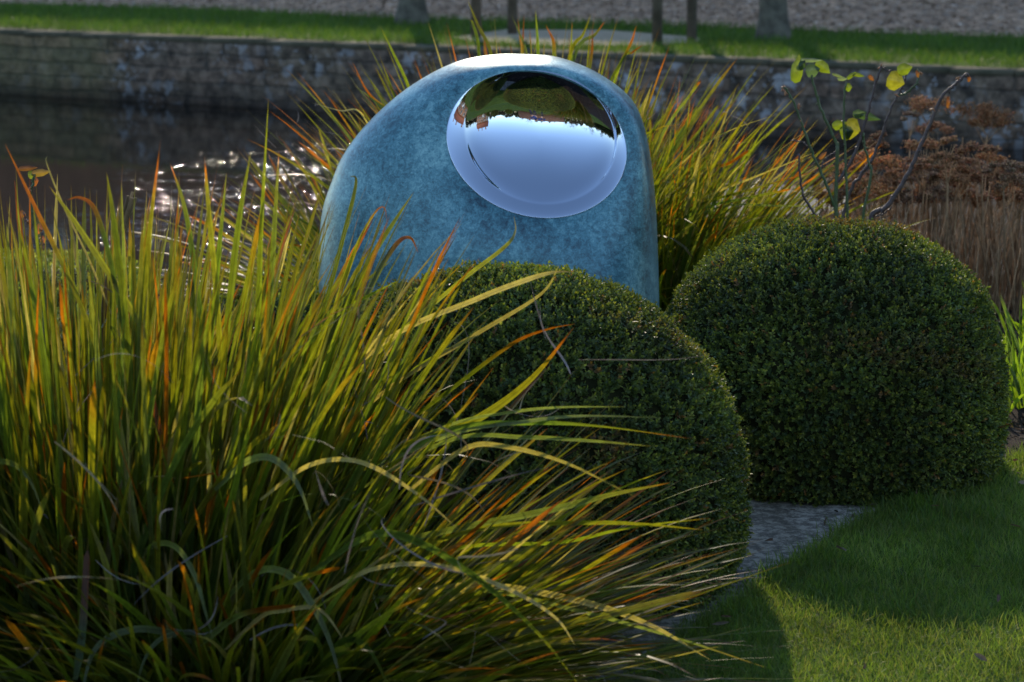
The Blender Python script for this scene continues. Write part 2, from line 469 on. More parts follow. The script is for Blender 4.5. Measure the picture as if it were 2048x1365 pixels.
# far ground
sheet('far_lawn', [tuple(wl(-60, 0.28)[:2]), tuple(wl(60, 0.28)[:2]), (110, 60), (110, 160), (-110, 160), (-110, 90)], -0.004, M['lawn'])
g0 = GA - gd * 60; g1 = GB + gd * 50
gn = Vector((-gd.y, gd.x, 0))
gp = []
for i in range(61):
    p_ = g0.lerp(g1, i / 60) + gn * (0.14 * math.sin(i * 2.3) + 0.1 * math.sin(i * 5.1))
    gp.append((p_.x, p_.y))
sheet('gravel_drive', gp + [tuple((g1 + gn * 17)[:2]), tuple((g0 + gn * 17)[:2])], 0.004, M['gravel'])

# moat wall (rough front face)
wob = thing('moat_wall', (WA.x, WA.y, 0), 'long low mossy retaining wall with white lichen across the dark water', 'wall')
wob.rotation_euler = (0, 0, math.atan2(wd.y, wd.x))
nx_, nz_ = 900, 26
xs = np.linspace(-22, 34, nx_); zs = np.linspace(-1.0, -0.045, nz_)
X, Z = np.meshgrid(xs, zs)
def vnoise(X, Y, sc, seed):
    r_ = np.random.default_rng(seed); G = r_.random((256, 256))
    x = X * sc; y = Y * sc
    xi = np.floor(x).astype(int); yi = np.floor(y).astype(int); fx = x - xi; fy = y - yi
    fx = fx * fx * (3 - 2 * fx); fy = fy * fy * (3 - 2 * fy)
    g = lambda a, b: G[a % 256, b % 256]
    return (g(xi, yi) * (1 - fx) + g(xi + 1, yi) * fx) * (1 - fy) + (g(xi, yi + 1) * (1 - fx) + g(xi + 1, yi + 1) * fx) * fy
Yd = 0.05 * vnoise(X, Z, 3, 1) + 0.03 * vnoise(X, Z, 9, 2) + 0.015 * vnoise(X, Z, 22, 3)
Vw = np.stack([X, -Yd + 0.06, Z], -1).reshape(-1, 3)
I = np.arange(nx_ * nz_).reshape(nz_, nx_)
Qw = np.stack([I[:-1, :-1], I[:-1, 1:], I[1:, 1:], I[1:, :-1]], -1).reshape(-1, 4)
o = npmesh('stone_face', Vw, Qw, M['moat_wall']); o.parent = wob
# coping slabs : one part each
x = -22.0; k = 0
cop = MB()
while x < 34:
    L = random.uniform(0.5, 0.95)
    cop.box((x + L / 2, 0.18 + random.uniform(-0.012, 0.012), -0.026 + random.uniform(-0.004, 0.004)), (L - 0.012, 0.30, 0.045), rz=random.uniform(-0.006, 0.006))
    x += L
M['coping'] = simple('coping stone', (0.045, 0.045, 0.022), 0.95, nscale=6, c2=(0.13, 0.11, 0.07), bs=0.5)
o = cop.build('coping', M['coping']); o.parent = wob

# ------------------------------------------------------------------ lawn, path near
edge_px = [(1180, 1400), (1290, 1320), (1350, 1272), (1395, 1238), (1450, 1202), (1525, 1152), (1600, 1108), (1680, 1062), (1760, 1022), (1850, 985), (1950, 948), (2048, 908), (2200, 850)]
edge = [gnd(e[0] + 4, e[1] + 30 * min(1.0, max(0.35, (1900 - e[0]) / 480.0))) for e in edge_px]
ed = catmull([(e.x, e.y, 0) for e in edge], 60)
e0, e1 = ed[0], ed[-1]
lawn_poly = [(p_[0], p_[1]) for p_ in ed] + [(6, 9.5), (14, 9.9), (40, 8.0), (80, 6), (80, -80), (-55, -80), (-55, 3.4), (-1.5, 3.2), (-0.4, 3.6)]
sheet('lawn', lawn_poly, 0.013, M['lawn'], thick=0.012)
sheet('bank_paving', [tuple(gnd(*q)[:2]) for q in ((1395, 436), (1440, 378), (1560, 372), (1650, 380), (1700, 400), (1690, 430))], 0.006, simple('sandy paving', (0.08, 0.07, 0.055), 0.85, nscale=5, c2=(0.20, 0.175, 0.14), bs=0.4))
# path: strip on the inner side of the lawn edge
inner = []
for i in range(len(ed)):
    t = ed[min(i + 1, len(ed) - 1)] - ed[max(i - 1, 0)]; t /= np.linalg.norm(t)
    nrm = np.array([-t[1], t[0], 0]);
    inner.append(ed[i] + nrm * 0.50)
i1 = 42
ppoly = [(p_[0], p_[1]) for p_ in (ed[:i1] + np.array([0.05, -0.05, 0]))] + [(p_[0], p_[1]) for p_ in inner[:i1 - 3][::-1]]
sheet('stone_path', ppoly, 0.008, M['stone'])

# ------------------------------------------------------------------ leaf generators
def rand_unit(n):
    v = rng.normal(size=(n, 3)); return v / np.linalg.norm(v, axis=1, keepdims=True)
def nrmz(v): return v / np.maximum(np.linalg.norm(v, axis=-1, keepdims=True), 1e-9)
def leaves_mesh(pos, d, side, up, L, W, col, fold=0.25):
    """oval folded leaves: pos (n,3), d growth dir, side, up normal; returns V,Q,col"""
    n_ = len(pos); L = L[:, None]; W = W[:, None]
    f = fold
    def pt(a, b, c): return pos + d * L * a + side * W * b + up * (W * c)
    V = np.stack([pt(0, 0, 0), pt(0.30, -0.46, f * .5), pt(0.70, -0.40, f * .5), pt(1.0, 0, -0.12), pt(0.70, 0.40, f * .5), pt(0.30, 0.46, f * .5)], 1)
    base = (np.arange(n_) * 6)[:, None]
    Q = np.concatenate([base + np.array([[0, 1, 2, 3]]), base + np.array([[0, 3, 4, 5]])], 0)
    C = np.repeat(col, 6, axis=0)
    return V.reshape(-1, 3), Q, C

def box_foliage(center, semi, n_sprigs, leaf=0.017, zcut=-1.0, hue=0.0, power=2.0, seed=0, jitter=0.013, lpw=0.5, palette=None):
    """clipped evergreen: sprigs all over an ellipsoid-like dome"""
    r_ = np.random.default_rng(seed)
    c = np.array(center); s = np.array(semi)
    u = r_.normal(size=(n_sprigs, 3)); u /= np.linalg.norm(u, axis=1, keepdims=True)
    # superellipsoid squareness
    k = (np.abs(u) ** power).sum(1, keepdims=True) ** (-1 / power)
    ps = u * k
    low = 0.012 * (vnoise(u[:, 0] * 4 + 20, u[:, 2] * 4 + u[:, 1] * 3 + 20, 1.3, seed + 5) - 0.5) + 0.012 * (vnoise(u[:, 0] * 11 + 40, u[:, 2] * 11 + u[:, 1] * 9 + 40, 1.0, seed + 6) - 0.5)
    nrm = nrmz(np.sign(u) * np.abs(ps) ** (power - 1) / s)
    pos = c + ps * s + nrm * (low[:, None] - 0.026 + r_.normal(0, jitter * 0.38, (n_sprigs, 1)))
    stray = r_.random(n_sprigs) < 0.006
    pos[stray] += nrm[stray] * r_.uniform(0.006, 0.02, (stray.sum(), 1))
    ok = pos[:, 2] > zcut
    pos = pos[ok]; nrm = nrm[ok]; m_ = len(pos)
    ax = nrmz(nrm * 0.9 + np.array([0, 0, 0.35]) + r_.normal(0, 0.38, (m_, 3)))
    a1 = nrmz(np.cross(ax, r_.normal(size=(m_, 3)))); a2 = np.cross(ax, a1)
    base_c = np.array(palette or [(0.040, 0.056, 0.012), (0.056, 0.070, 0.013), (0.026, 0.042, 0.014), (0.085, 0.092, 0.018), (0.040, 0.058, 0.022), (0.10, 0.055, 0.018)])
    pw = np.array([0.36, 0.24, 0.22, 0.09, 0.07, 0.02]); pw /= pw.sum()
    patch = vnoise(pos[:, 0] * 9 + 30, pos[:, 2] * 9 + pos[:, 1] * 5 + 30, 1.0, seed + 9)
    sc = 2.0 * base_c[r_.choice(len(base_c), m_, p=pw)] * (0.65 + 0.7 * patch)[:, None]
    bp = vnoise(pos[:, 0] * 5 + 70, pos[:, 2] * 5 + pos[:, 1] * 4 + 70, 1.0, seed + 17)
    bm_ = np.clip((bp - 0.74) / 0.12, 0, 1)[:, None] * (r_.random((m_, 1)) < 0.6)
    sc = sc * (1 - 0.7 * bm_) + np.array([0.16, 0.095, 0.04]) * 0.7 * bm_
    Vs, Qs, Cs = [], [], []; off = 0
    pairs = 4
    for j in range(pairs):
        for sg in (1, -1):
            ang = j * PI / 2 + r_.normal(0, 0.3, m_)
            out_ = (a1 * np.cos(ang)[:, None] + a2 * np.sin(ang)[:, None]) * sg
            h = j / (pairs - 1)
            op = 0.95 - 0.45 * h + r_.normal(0, 0.15, m_)
            d = nrmz(out_ * np.sin(op)[:, None] + ax * np.cos(op)[:, None])
            side = nrmz(np.cross(d, ax)); up = np.cross(side, d)
            L = leaf * (0.75 + 0.5 * r_.random(m_)) * (1.0 - 0.35 * h)
            W = L * (lpw + 0.12 * r_.random(m_))
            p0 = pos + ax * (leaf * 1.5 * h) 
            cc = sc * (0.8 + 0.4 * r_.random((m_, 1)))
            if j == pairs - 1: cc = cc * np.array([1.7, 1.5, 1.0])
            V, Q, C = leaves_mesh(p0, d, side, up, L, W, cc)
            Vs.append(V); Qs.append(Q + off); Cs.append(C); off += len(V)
    return np.concatenate(Vs), np.concatenate(Qs), np.concatenate(Cs)

def uv_dome(center, semi, power=2.0, nu=48, nv=24, zmin=None, scale=1.0):
    V = []; Q = []
    for j in range(nv + 1):
        ph = -PI / 2 + PI * j / nv
        for i in range(nu):
            th = 2 * PI * i / nu
            u = np.array([math.cos(ph) * math.cos(th), math.cos(ph) * math.sin(th), math.sin(ph)])
            k = (np.abs(u) ** power).sum() ** (-1 / power)
            p_ = u * k * np.array(semi) * scale + np.array(center)
            if zmin is not None: p_[2] = max(p_[2], zmin)
            V.append(p_)
    for j in range(nv):
        for i in range(nu):
            Q.append((j * nu + i, j * nu + (i + 1) % nu, (j + 1) * nu + (i + 1) % nu, (j + 1) * nu + i))
    return np.array(V), np.array(Q)

def topiary(name, center, semi, n_sprigs, label, cat='topiary', group=None, seed=0, power=2.0, leaf=0.017, palette=None, kind=None, zcut=0.0):
    t = thing(name, (center[0], center[1], 0), label, cat, group)
    V, Q, C = box_foliage(center, semi, n_sprigs, leaf=leaf, zcut=zcut, power=power, seed=seed, palette=palette)
    npmesh('foliage', V, Q, M['box_leaf'], t, col=C, smooth=False)
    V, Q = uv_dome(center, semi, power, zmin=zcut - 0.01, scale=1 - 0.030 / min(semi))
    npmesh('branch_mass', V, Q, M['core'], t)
    return t

topiary('box_ball', (-0.016, 5.37, 0.20), (0.562, 0.475, 0.530), 30000, 'clipped box dome directly before the blue sculpture, half covered by sword leaves', group='clipped box domes', seed=11, power=2.1, leaf=0.0128)
topiary('box_ball', (0.858, 6.38, 0.21), (0.474, 0.455, 0.472), 26000, 'clipped box dome right of the sculpture, with dried flower heads behind it', group='clipped box domes', seed=12, power=2.25, leaf=0.0128)
topiary('box_ball', (-0.66, 6.75, 0.17), (0.32, 0.30, 0.26), 4200, 'low box dome mostly hidden by sword leaves at the left foot of the sculpture', group='clipped box domes', seed=13)
topiary('ground_cover', (-1.95, 9.0, -0.02), (0.62, 0.42, 0.17), 5000, 'low cushion of pale yellow-green leaves on the bank at the left edge', 'shrub', group='low cushion plants on the bank', seed=14, leaf=0.016, power=2.6,
        palette=[(0.13, 0.15, 0.03), (0.10, 0.13, 0.03), (0.06, 0.09, 0.02), (0.18, 0.19, 0.05), (0.07, 0.1, 0.04), (0.14, 0.09, 0.03)])
topiary('ground_cover', (-1.28, 8.1, -0.02), (0.42, 0.40, 0.14), 3600, 'low dark cushion plant behind the dry stalk, glimpsed between sword leaves', 'shrub', group='low cushion plants on the bank', seed=15, leaf=0.014, power=2.6,
        palette=[(0.06, 0.08, 0.03), (0.05, 0.07, 0.02), (0.04, 0.06, 0.02), (0.09, 0.11, 0.04), (0.04, 0.06, 0.03), (0.08, 0.05, 0.02)])

# ------------------------------------------------------------------ sword leaf clumps
def strips(P, Wd, side, col, fold=0.18):
    """P (n,k,3) centre lines, Wd (n,k), side (n,k,3) width dir, col (n,k,3)"""
    n_, k, _ = P.shape
    tang = np.gradient(P, axis=1); tang = nrmz(tang)
    side = nrmz(side - tang * (side * tang).sum(-1, keepdims=True))
    nr = np.cross(tang, side)
    Lf = P - side * Wd[..., None] / 2 + nr * (Wd * fold)[..., None]
    Rt = P + side * Wd[..., None] / 2 + nr * (Wd * fold)[..., None]
    V = np.stack([Lf, P, Rt], 2)            # n,k,3,3
    idx = np.arange(n_ * k * 3).reshape(n_, k, 3)
    q1 = np.stack([idx[:, :-1, 0], idx[:, :-1, 1], idx[:, 1:, 1], idx[:, 1:, 0]], -1).reshape(-1, 4)
    q2 = np.stack([idx[:, :-1, 1], idx[:, :-1, 2], idx[:, 1:, 2], idx[:, 1:, 1]], -1).reshape(-1, 4)
    C = np.repeat(col[:, :, None, :], 3, axis=2).copy()
    C[:, :, 1] *= 0.85
    al = (np.arange(n_) * 0.731 % 37.0)[:, None, None, None] + np.array([0, .5, 1.0])[None, None, :, None] + np.zeros((n_, k, 3, 1))
    C = np.concatenate([C, al], -1)
    return V.reshape(-1, 3), np.concatenate([q1, q2]), C.reshape(-1, 4)

GREENS = 1.12 * np.array([(0.070, 0.098, 0.014), (0.095, 0.116, 0.014), (0.052, 0.078, 0.022), (0.125, 0.124, 0.016), (0.078, 0.094, 0.036)])
ORANGE = np.array((0.30, 0.085, 0.008)); GOLD = np.array((0.18, 0.14, 0.012)); BROWN = np.array((0.06, 0.02, 0.010)); STRAW = np.array((0.30, 0.24, 0.14)); GREY = np.array((0.24, 0.21, 0.20))

def blade_cols(n_, k, r_, styles=None, orange=0.5):
    t = np.linspace(0, 1, k)[None, :, None]
    g = GREENS[r_.integers(0, len(GREENS), n_)][:, None, :] * (0.45 + 0.9 * r_.random((n_, 1, 1)))
    start = np.clip(r_.normal(1.0 - 0.18 * orange, 0.10, (n_, 1, 1)), 0.5, 1.05)
    f1 = np.clip((t - (start - 0.30)) / 0.30, 0, 1)
    col = g * (1 - 0.5 * f1) + GOLD * (0.5 * f1)
    f2 = np.clip((t - start) / 0.08, 0, 1)
    oc = ORANGE * (0.6 + 0.7 * r_.random((n_, 1, 1)))
    col = col * (1 - f2) + oc * f2
    f3 = np.clip((t - np.clip(start + 0.12, 0.93, 0.985)) / 0.02, 0, 1)
    col = col * (1 - f3) + BROWN * f3
    st = styles if styles is not None else r_.choice([0, 1, 2], n_, p=[0.88, 0.10, 0.02])
    col = np.where((st == 1)[:, None, None], STRAW * (0.5 + 0.7 * r_.random((n_, 1, 1))) * (1 - 0.4 * f2), col)
    col = np.where((st == 3)[:, None, None], np.array((0.13, 0.155, 0.075)) * (1 - 0.25 * f1) + f2 * np.array((0.06, 0.0, 0.0)), col)
    col = np.where((st == 2)[:, None, None], g * (1 - np.clip((t - .48) / .2, 0, 1)) + oc * 0.6 * np.clip((t - .48) / .2, 0, 1), col)
    return col, st

def width_profile(n_, k, r_, w, blunt):
    t = np.linspace(0, 1, k)[None, :]
    sharp = np.clip((1 - t) / 0.42, 0, 1) ** 0.8
    bl = np.clip((1 - t) / 0.05, 0, 1) ** 0.5
    pr = np.where(blunt[:, None], bl * (1 - 0.25 * t), sharp)
    pr = pr * (0.55 + 0.45 * np.clip(t / 0.25, 0, 1))
    return np.maximum(pr * w[:, None], 0.0004)

def clump_blades(r_, n_, c, rad, Lr, lean0, lean1, W=0.011, k=13, droop=(0.15, 0.9), sx=1.0, orange=0.5, up_pow=1.3, lpow=1.0, thin=0.15, az_mean=None, az_sd=0.5):
    a = r_.uniform(0, 2 * PI, n_); q = np.sqrt(r_.random(n_))
    ox = np.cos(a) * q; oy = np.sin(a) * q
    base = np.stack([c[0] + ox * rad * sx, c[1] + oy * rad, np.zeros(n_)], 1)
    az = a + r_.normal(0, 0.35, n_)
    if az_mean is not None: az = az_mean + r_.normal(0, az_sd, n_)
    lean = lean0 + (lean1 - lean0) * q ** up_pow + r_.normal(0, 0.10, n_)
    lean = np.clip(lean, 0.02, 1.45)
    L = Lr[0] + (Lr[1] - Lr[0]) * r_.random(n_) ** lpow
    dr = r_.uniform(droop[0], droop[1], n_) * (0.25 + lean)
    strong = r_.random(n_) < 0.03
    dr[strong] += r_.uniform(0.8, 1.8, strong.sum())
    t = np.linspace(0, 1, k)
    ang = lean[:, None] + dr[:, None] * t[None, :] ** 2.0           # angle from vertical
    swirl = az[:, None] + r_.normal(0, 0.25, n_)[:, None] * t[None, :] ** 2
    d = np.stack([np.sin(ang) * np.cos(swirl), np.sin(ang) * np.sin(swirl), np.cos(ang)], -1)
    step = (L / (k - 1))[:, None, None]
    P = base[:, None, :] + np.concatenate([np.zeros((n_, 1, 3)), np.cumsum(d[:, :-1] * step, axis=1)], 1)
    P[..., 2] = np.maximum(P[..., 2], 0.012 + 0.02 * r_.random((n_, 1)))
    sa = r_.uniform(0, PI, n_)
    tw = sa[:, None] + r_.normal(0, 0.5, n_)[:, None] * t[None, :]
    side = np.stack([np.cos(tw), np.sin(tw), np.zeros_like(tw)], -1)
    w_ = W * r_.uniform(0.6, 1.35, n_)
    th = r_.random(n_) < thin; w_[th] *= 0.35
    blunt = r_.random(n_) < 0.30
    Wd = width_profile(n_, k, r_, w_, blunt)
    col, st = blade_cols(n_, k, r_, orange=orange)
    return P, Wd, side, col

def merge(parts):
    Vs, Qs, Cs = [], [], []; off = 0
    for V, Q, C in parts:
        Vs.append(V); Qs.append(Q + off); Cs.append(C); off += len(V)
    return np.concatenate(Vs), np.concatenate(Qs), np.concatenate(Cs)

def px_blade(r_, pts, Y0, Y1, W, style=0, blunt=False, k=26, orange=0.5, facing=0.3):
    """a blade given by places in the picture from its foot to its tip"""
    q = catmull([(x, y, 0) for x, y in pts], k)
    t = np.linspace(0, 1, k)
    P = np.array([tuple(at(q[i, 0], q[i, 1], Y0 + (Y1 - Y0) * t[i])) for i in range(k)])[None]
    tg = nrmz(np.gradient(P, axis=1)); view = nrmz(P - np.array(CAM))
    side = nrmz(np.cross(tg, view)); nr = np.cross(tg, side)
    th = facing + 0.5 * r_.normal() * t[None, :, None]
    side = side * np.cos(th) + nr * np.sin(th)
    Wd = width_profile(1, k, r_, np.array([W]), np.array([blunt]))
    col, _ = blade_cols(1, k, r_, styles=np.array([style]), orange=orange * 0.6)
    return strips(P, Wd, side, col, fold=0.12)

# foreground clump
r_ = np.random.default_rng(101)
parts = []
A_ = clump_blades(r_, 1750, (-0.84, 4.64), 0.30, (0.62, 1.04), 0.03, 0.34, sx=1.4, W=0.0128, orange=0.15, lpow=1.6)
parts.append(strips(*A_))
A_ = clump_blades(r_, 950, (-0.50, 4.54), 0.24, (0.42, 0.84), 0.42, 1.15, sx=1.2, W=0.0112, orange=0.35, droop=(0.05, 0.5), lpow=1.5)
parts.append(strips(*A_))
A_ = clump_blades(r_, 1700, (-0.62, 4.48), 0.36, (0.30, 0.66), 0.2, 1.0, sx=1.4, W=0.0118, orange=0.45)
parts.append(strips(*A_))
A_ = clump_blades(r_, 750, (-0.36, 4.48), 0.22, (0.36, 0.78), 0.80, 1.42, sx=1.1, W=0.0095, orange=0.55, droop=(0.0, 0.35), thin=0.3, az_mean=0.0, az_sd=0.5)
parts.append(strips(*A_))
HB = [  # foot .. tip, Y foot, Y tip, width, style, blunt, orange
    ([(500, 1100), (512, 800), (520, 500), (537, 197)], 4.6, 4.6, .012, 0, 0, .2),
    ([(275, 1000), (285, 700), (297, 480), (321, 280)], 4.5, 4.5, .014, 0, 0, .3),
    ([(450, 900), (435, 620), (418, 430), (409, 312)], 4.6, 4.6, .011, 0, 0, .2),
    ([(430, 900), (455, 640), (478, 440), (502, 302)], 4.55, 4.6, .013, 0, 0, .3),
    ([(260, 900), (165, 620), (75, 425), (10, 288)], 4.6, 4.6, .009, 2, 0, .6),
    ([(420, 900), (280, 650), (160, 460), (98, 372)], 4.5, 4.5, .012, 0, 0, .4),
    ([(268, 900), (250, 640), (228, 450), (213, 345)], 4.4, 4.4, .013, 0, 0, .3),
    ([(440, 900), (400, 620), (372, 430), (340, 325)], 4.7, 4.7, .011, 0, 0, .5),
    ([(252, 900), (249, 600), (243, 365)], 4.6, 4.6, .008, 0, 0, .2),
    ([(400, 900), (425, 640), (440, 480), (453, 346)], 4.7, 4.7, .010, 0, 0, .3),
    ([(300, 900), (255, 700), (220, 520), (190, 420), (160, 396), (135, 400)], 4.5, 4.5, .009, 2, 0, .8),
    ([(330, 900), (195, 560), (130, 420), (94, 330), (95, 312)], 4.7, 4.8, .004, 1, 0, .3),
    ([(30, 800), (22, 600), (13, 445)], 4.4, 4.4, .011, 0, 0, .5),
    ([(110, 850), (75, 640), (42, 462)], 4.4, 4.4, .011, 0, 0, .4),
    ([(520, 820), (540, 600), (550, 430), (558, 302)], 4.6, 4.7, .010, 0, 0, .4),
    ([(590, 900), (650, 700), (740, 520), (790, 440), (828, 384)], 4.8, 4.9, .013, 0, 0, .5),
    ([(560, 850), (640, 640), (690, 460), (712, 365), (700, 352)], 4.8, 4.9, .009, 0, 0, .6),
    ([(560, 950), (700, 760), (900, 580), (1005, 498), (1030, 465), (1028, 432)], 4.7, 5.0, .008, 0, 0, .7),
    ([(600, 980), (680, 740), (740, 580), (790, 492), (820, 476), (836, 505)], 4.7, 4.9, .010, 2, 0, .9),
    ([(560, 900), (640, 700), (700, 520), (745, 432), (768, 415), (775, 450)], 4.8, 4.9, .006, 2, 0, .8),
    ([(520, 900), (600, 700), (700, 590), (785, 520)], 4.7, 4.9, .010, 0, 0, .3),
    ([(470, 900), (560, 760), (660, 640), (740, 590), (800, 560)], 4.6, 4.8, .010, 0, 0, .5),
    ([(640, 1050), (800, 900), (950, 840), (1060, 760), (1148, 655)], 4.6, 4.5, .016, 0, 0, .5),
    ([(620, 1000), (780, 870), (900, 780), (1020, 690), (1090, 660), (1150, 648)], 4.6, 4.6, .009, 2, 0, .7),
    ([(560, 900), (760, 690), (950, 600), (1060, 558), (1110, 545), (1150, 545)], 4.7, 4.6, .010, 1, 0, .3),
    ([(600, 950), (760, 790), (950, 670), (1080, 590), (1118, 532)], 4.7, 4.6, .008, 1, 0, .6),
    ([(700, 960), (900, 860), (1060, 845), (1200, 852), (1385, 878)], 4.5, 4.3, .013, 0, 0, .7),
    ([(700, 990), (900, 880), (1050, 875), (1180, 882), (1302, 893)], 4.5, 4.3, .008, 0, 0, .6),
    ([(700, 960), (900, 870), (1040, 845), (1160, 833), (1318, 836)], 4.5, 4.3, .007, 3, 0, .1),
    ([(700, 940), (900, 850), (1020, 825), (1120, 815), (1250, 814)], 4.6, 4.4, .006, 3, 0, .1),
    ([(720, 1100), (900, 1060), (1100, 1020), (1220, 990), (1340, 966)], 4.4, 4.3, .013, 0, 0, .5),
    ([(700, 1200), (900, 1100), (1120, 1085), (1260, 1055), (1418, 1037)], 4.4, 4.2, .007, 0, 0, .4),
    ([(700, 1150), (950, 1060), (1150, 1046), (1280, 1048), (1405, 1060)], 4.4, 4.2, .009, 0, 0, .7),
    ([(760, 1330), (950, 1280), (1130, 1250), (1260, 1220), (1404, 1184)], 4.3, 4.2, .016, 0, 1, .8),
    ([(700, 1200), (950, 1180), (1150, 1220), (1350, 1275), (1530, 1335)], 4.3, 4.2, .008, 3, 0, .1),
    ([(760, 1200), (950, 1170), (1150, 1200), (1300, 1250), (1420, 1320)], 4.3, 4.2, .012, 1, 0, .5),
    ([(520, 1000), (620, 930), (720, 924), (830, 985), (920, 1062)], 4.2, 4.1, .008, 1, 0, .4),
    ([(820, 980), (930, 897), (1010, 893), (1130, 925), (1272, 995)], 4.3, 4.2, .010, 1, 0, .4),
    ([(600, 1160), (740, 1070), (840, 1085), (960, 1160), (1080, 1270), (1180, 1400)], 4.1, 4.0, .015, 0, 0, .0),
    ([(600, 1220), (740, 1140), (880, 1132), (1020, 1180), (1110, 1235), (1150, 1290)], 4.1, 4.0, .008, 1, 0, .6),
    ([(430, 980), (490, 925), (545, 918), (595, 970), (628, 1060)], 4.2, 4.05, .012, 3, 0, .2),
    ([(250, 1150), (305, 1092), (352, 1094), (390, 1150), (412, 1225), (428, 1285)], 4.25, 3.95, .011, 3, 0, .2),
    ([(430, 1220), (510, 1145), (575, 1148), (625, 1210), (662, 1290), (690, 1400)], 4.25, 3.9, .013, 3, 0, .0),
    ([(420, 1300), (330, 1265), (255, 1262), (190, 1300), (160, 1400)], 4.2, 3.95, .013, 3, 0, .0),
    ([(480, 1330), (400, 1270), (330, 1275), (290, 1320), (268, 1400)], 4.2, 3.95, .011, 3, 0, .0),
    ([(-80, 1040), (-30, 935), (20, 925), (60, 960), (88, 1030)], 4.2, 4.0, .011, 0, 0, .2),
    ([(640, 1330), (690, 1280), (740, 1300), (790, 1400)], 4.05, 3.9, .013, 0, 0, .1),
    ([(450, 1300), (520, 1235), (560, 1222), (640, 1220), (700, 1300)], 4.1, 4.0, .008, 1, 0, .5),
    ([(400, 1290), (480, 1230), (590, 1210)], 4.05, 4.0, .013, 2, 1, .9),
    ([(540, 1180), (620, 1150), (680, 1135)], 4.05, 4.0, .010, 2, 1, .6),
    ([(150, 1360), (165, 1260), (175, 1100)], 4.0, 4.1, .015, 2, 1, .9),
    ([(280, 1100), (255, 960), (240, 830)], 4.2, 4.25, .013, 0, 0, .5),
    ([(420, 1250), (372, 1100), (300, 770)], 4.3, 4.4, .013, 2, 1, .7),
    ([(160, 1250), (160, 1100), (155, 1010)], 4.1, 4.1, .013, 0, 0, .3),
    ([(230, 1300), (215, 1150), (178, 1040)], 4.1, 4.1, .014, 0, 0, .2),
]
for pts, y0, y1, w_, st, bl, og in HB:
    parts.append(px_blade(r_, pts, y0, y1, w_, st, bool(bl), orange=og))
def curls(r_, n_, c, rad, zr, Lr=(0.1, 0.3), k=16, wr=(0.0012, 0.0045)):
    out_ = []
    for i in range(n_):
        a = r_.uniform(0, 2 * PI); q = rad * math.sqrt(r_.random())
        p_ = np.array([c[0] + math.cos(a) * q * 1.2, c[1] + math.sin(a) * q, r_.uniform(*zr)])
        d = rand = nrmz(r_.normal(size=3) + np.array([math.cos(a), math.sin(a), 0.4]))
        L = r_.uniform(*Lr); P = [p_]
        ax = nrmz(r_.normal(size=3)); kk = r_.normal(0, 2.6) / k; 
        for j in range(k - 1):
            Rm = np.array(Matrix.Rotation(kk * (0.4 + 1.6 * j / k), 3, Vector(ax)))
            d = Rm @ d
            P.append(P[-1] + d * L / k)
        P = np.array(P)[None]
        P[..., 2] = np.maximum(P[..., 2], 0.02)
        side = np.tile(nrmz(r_.normal(size=3)), (1, k, 1))
        W_ = width_profile(1, k, r_, np.array([r_.uniform(*wr)]), np.array([False]))
        cc = (GREY if r_.random() < .6 else STRAW) * r_.uniform(0.5, 1.2)
        out_.append(strips(P, W_, side, np.tile(cc, (1, k, 1)), 0.1))
    return merge(out_)

t = thing('sword_leaf_clump', (-0.5, 4.6, 0), 'big foreground clump of arching green sword leaves with orange tips', 'plant', group='sword-leaved clumps')
V, Q, C = merge(parts)
npmesh('leaves', V, Q, M['blade'], t, col=C)
V, Q, C = curls(r_, 120, (-0.45, 4.35), 0.55, (0.05, 0.75))
npmesh('dead_leaves', V, Q, M['dry'], t, col=C)

# clump behind the sculpture
def back_clump(seed, c, n_, label, extra, rad=0.30, Lr=(0.65, 1.08), lean1=1.0, lean0=0.08):
    r_ = np.random.default_rng(seed)
    parts = []
    parts.append(strips(*clump_blades(r_, n_, c, rad, Lr, lean0, lean1, W=0.0115, orange=0.45, droop=(0.05, 0.6), thin=0.3, lpow=1.3)))
    parts.append(strips(*clump_blades(r_, n_ // 2, c, rad * 1.1, (0.45, 0.85), 0.2, 1.3, W=0.011, orange=0.5, thin=0.35)))
    for pts, y0, y1, w_, st, bl, og in extra:
        parts.append(px_blade(r_, pts, y0, y1, w_, st, bool(bl), orange=og))
    t = thing('sword_leaf_clump', (c[0], c[1], 0), label, 'plant', group='sword-leaved clumps')
    V, Q, C = merge(parts); npmesh('leaves', V, Q, M['blade'], t, col=C)
    V, Q, C = curls(r_, 40, c, 0.34, (0.3, 0.8), Lr=(0.08, 0.2)); npmesh('dead_leaves', V, Q, M['dry'], t, col=C)
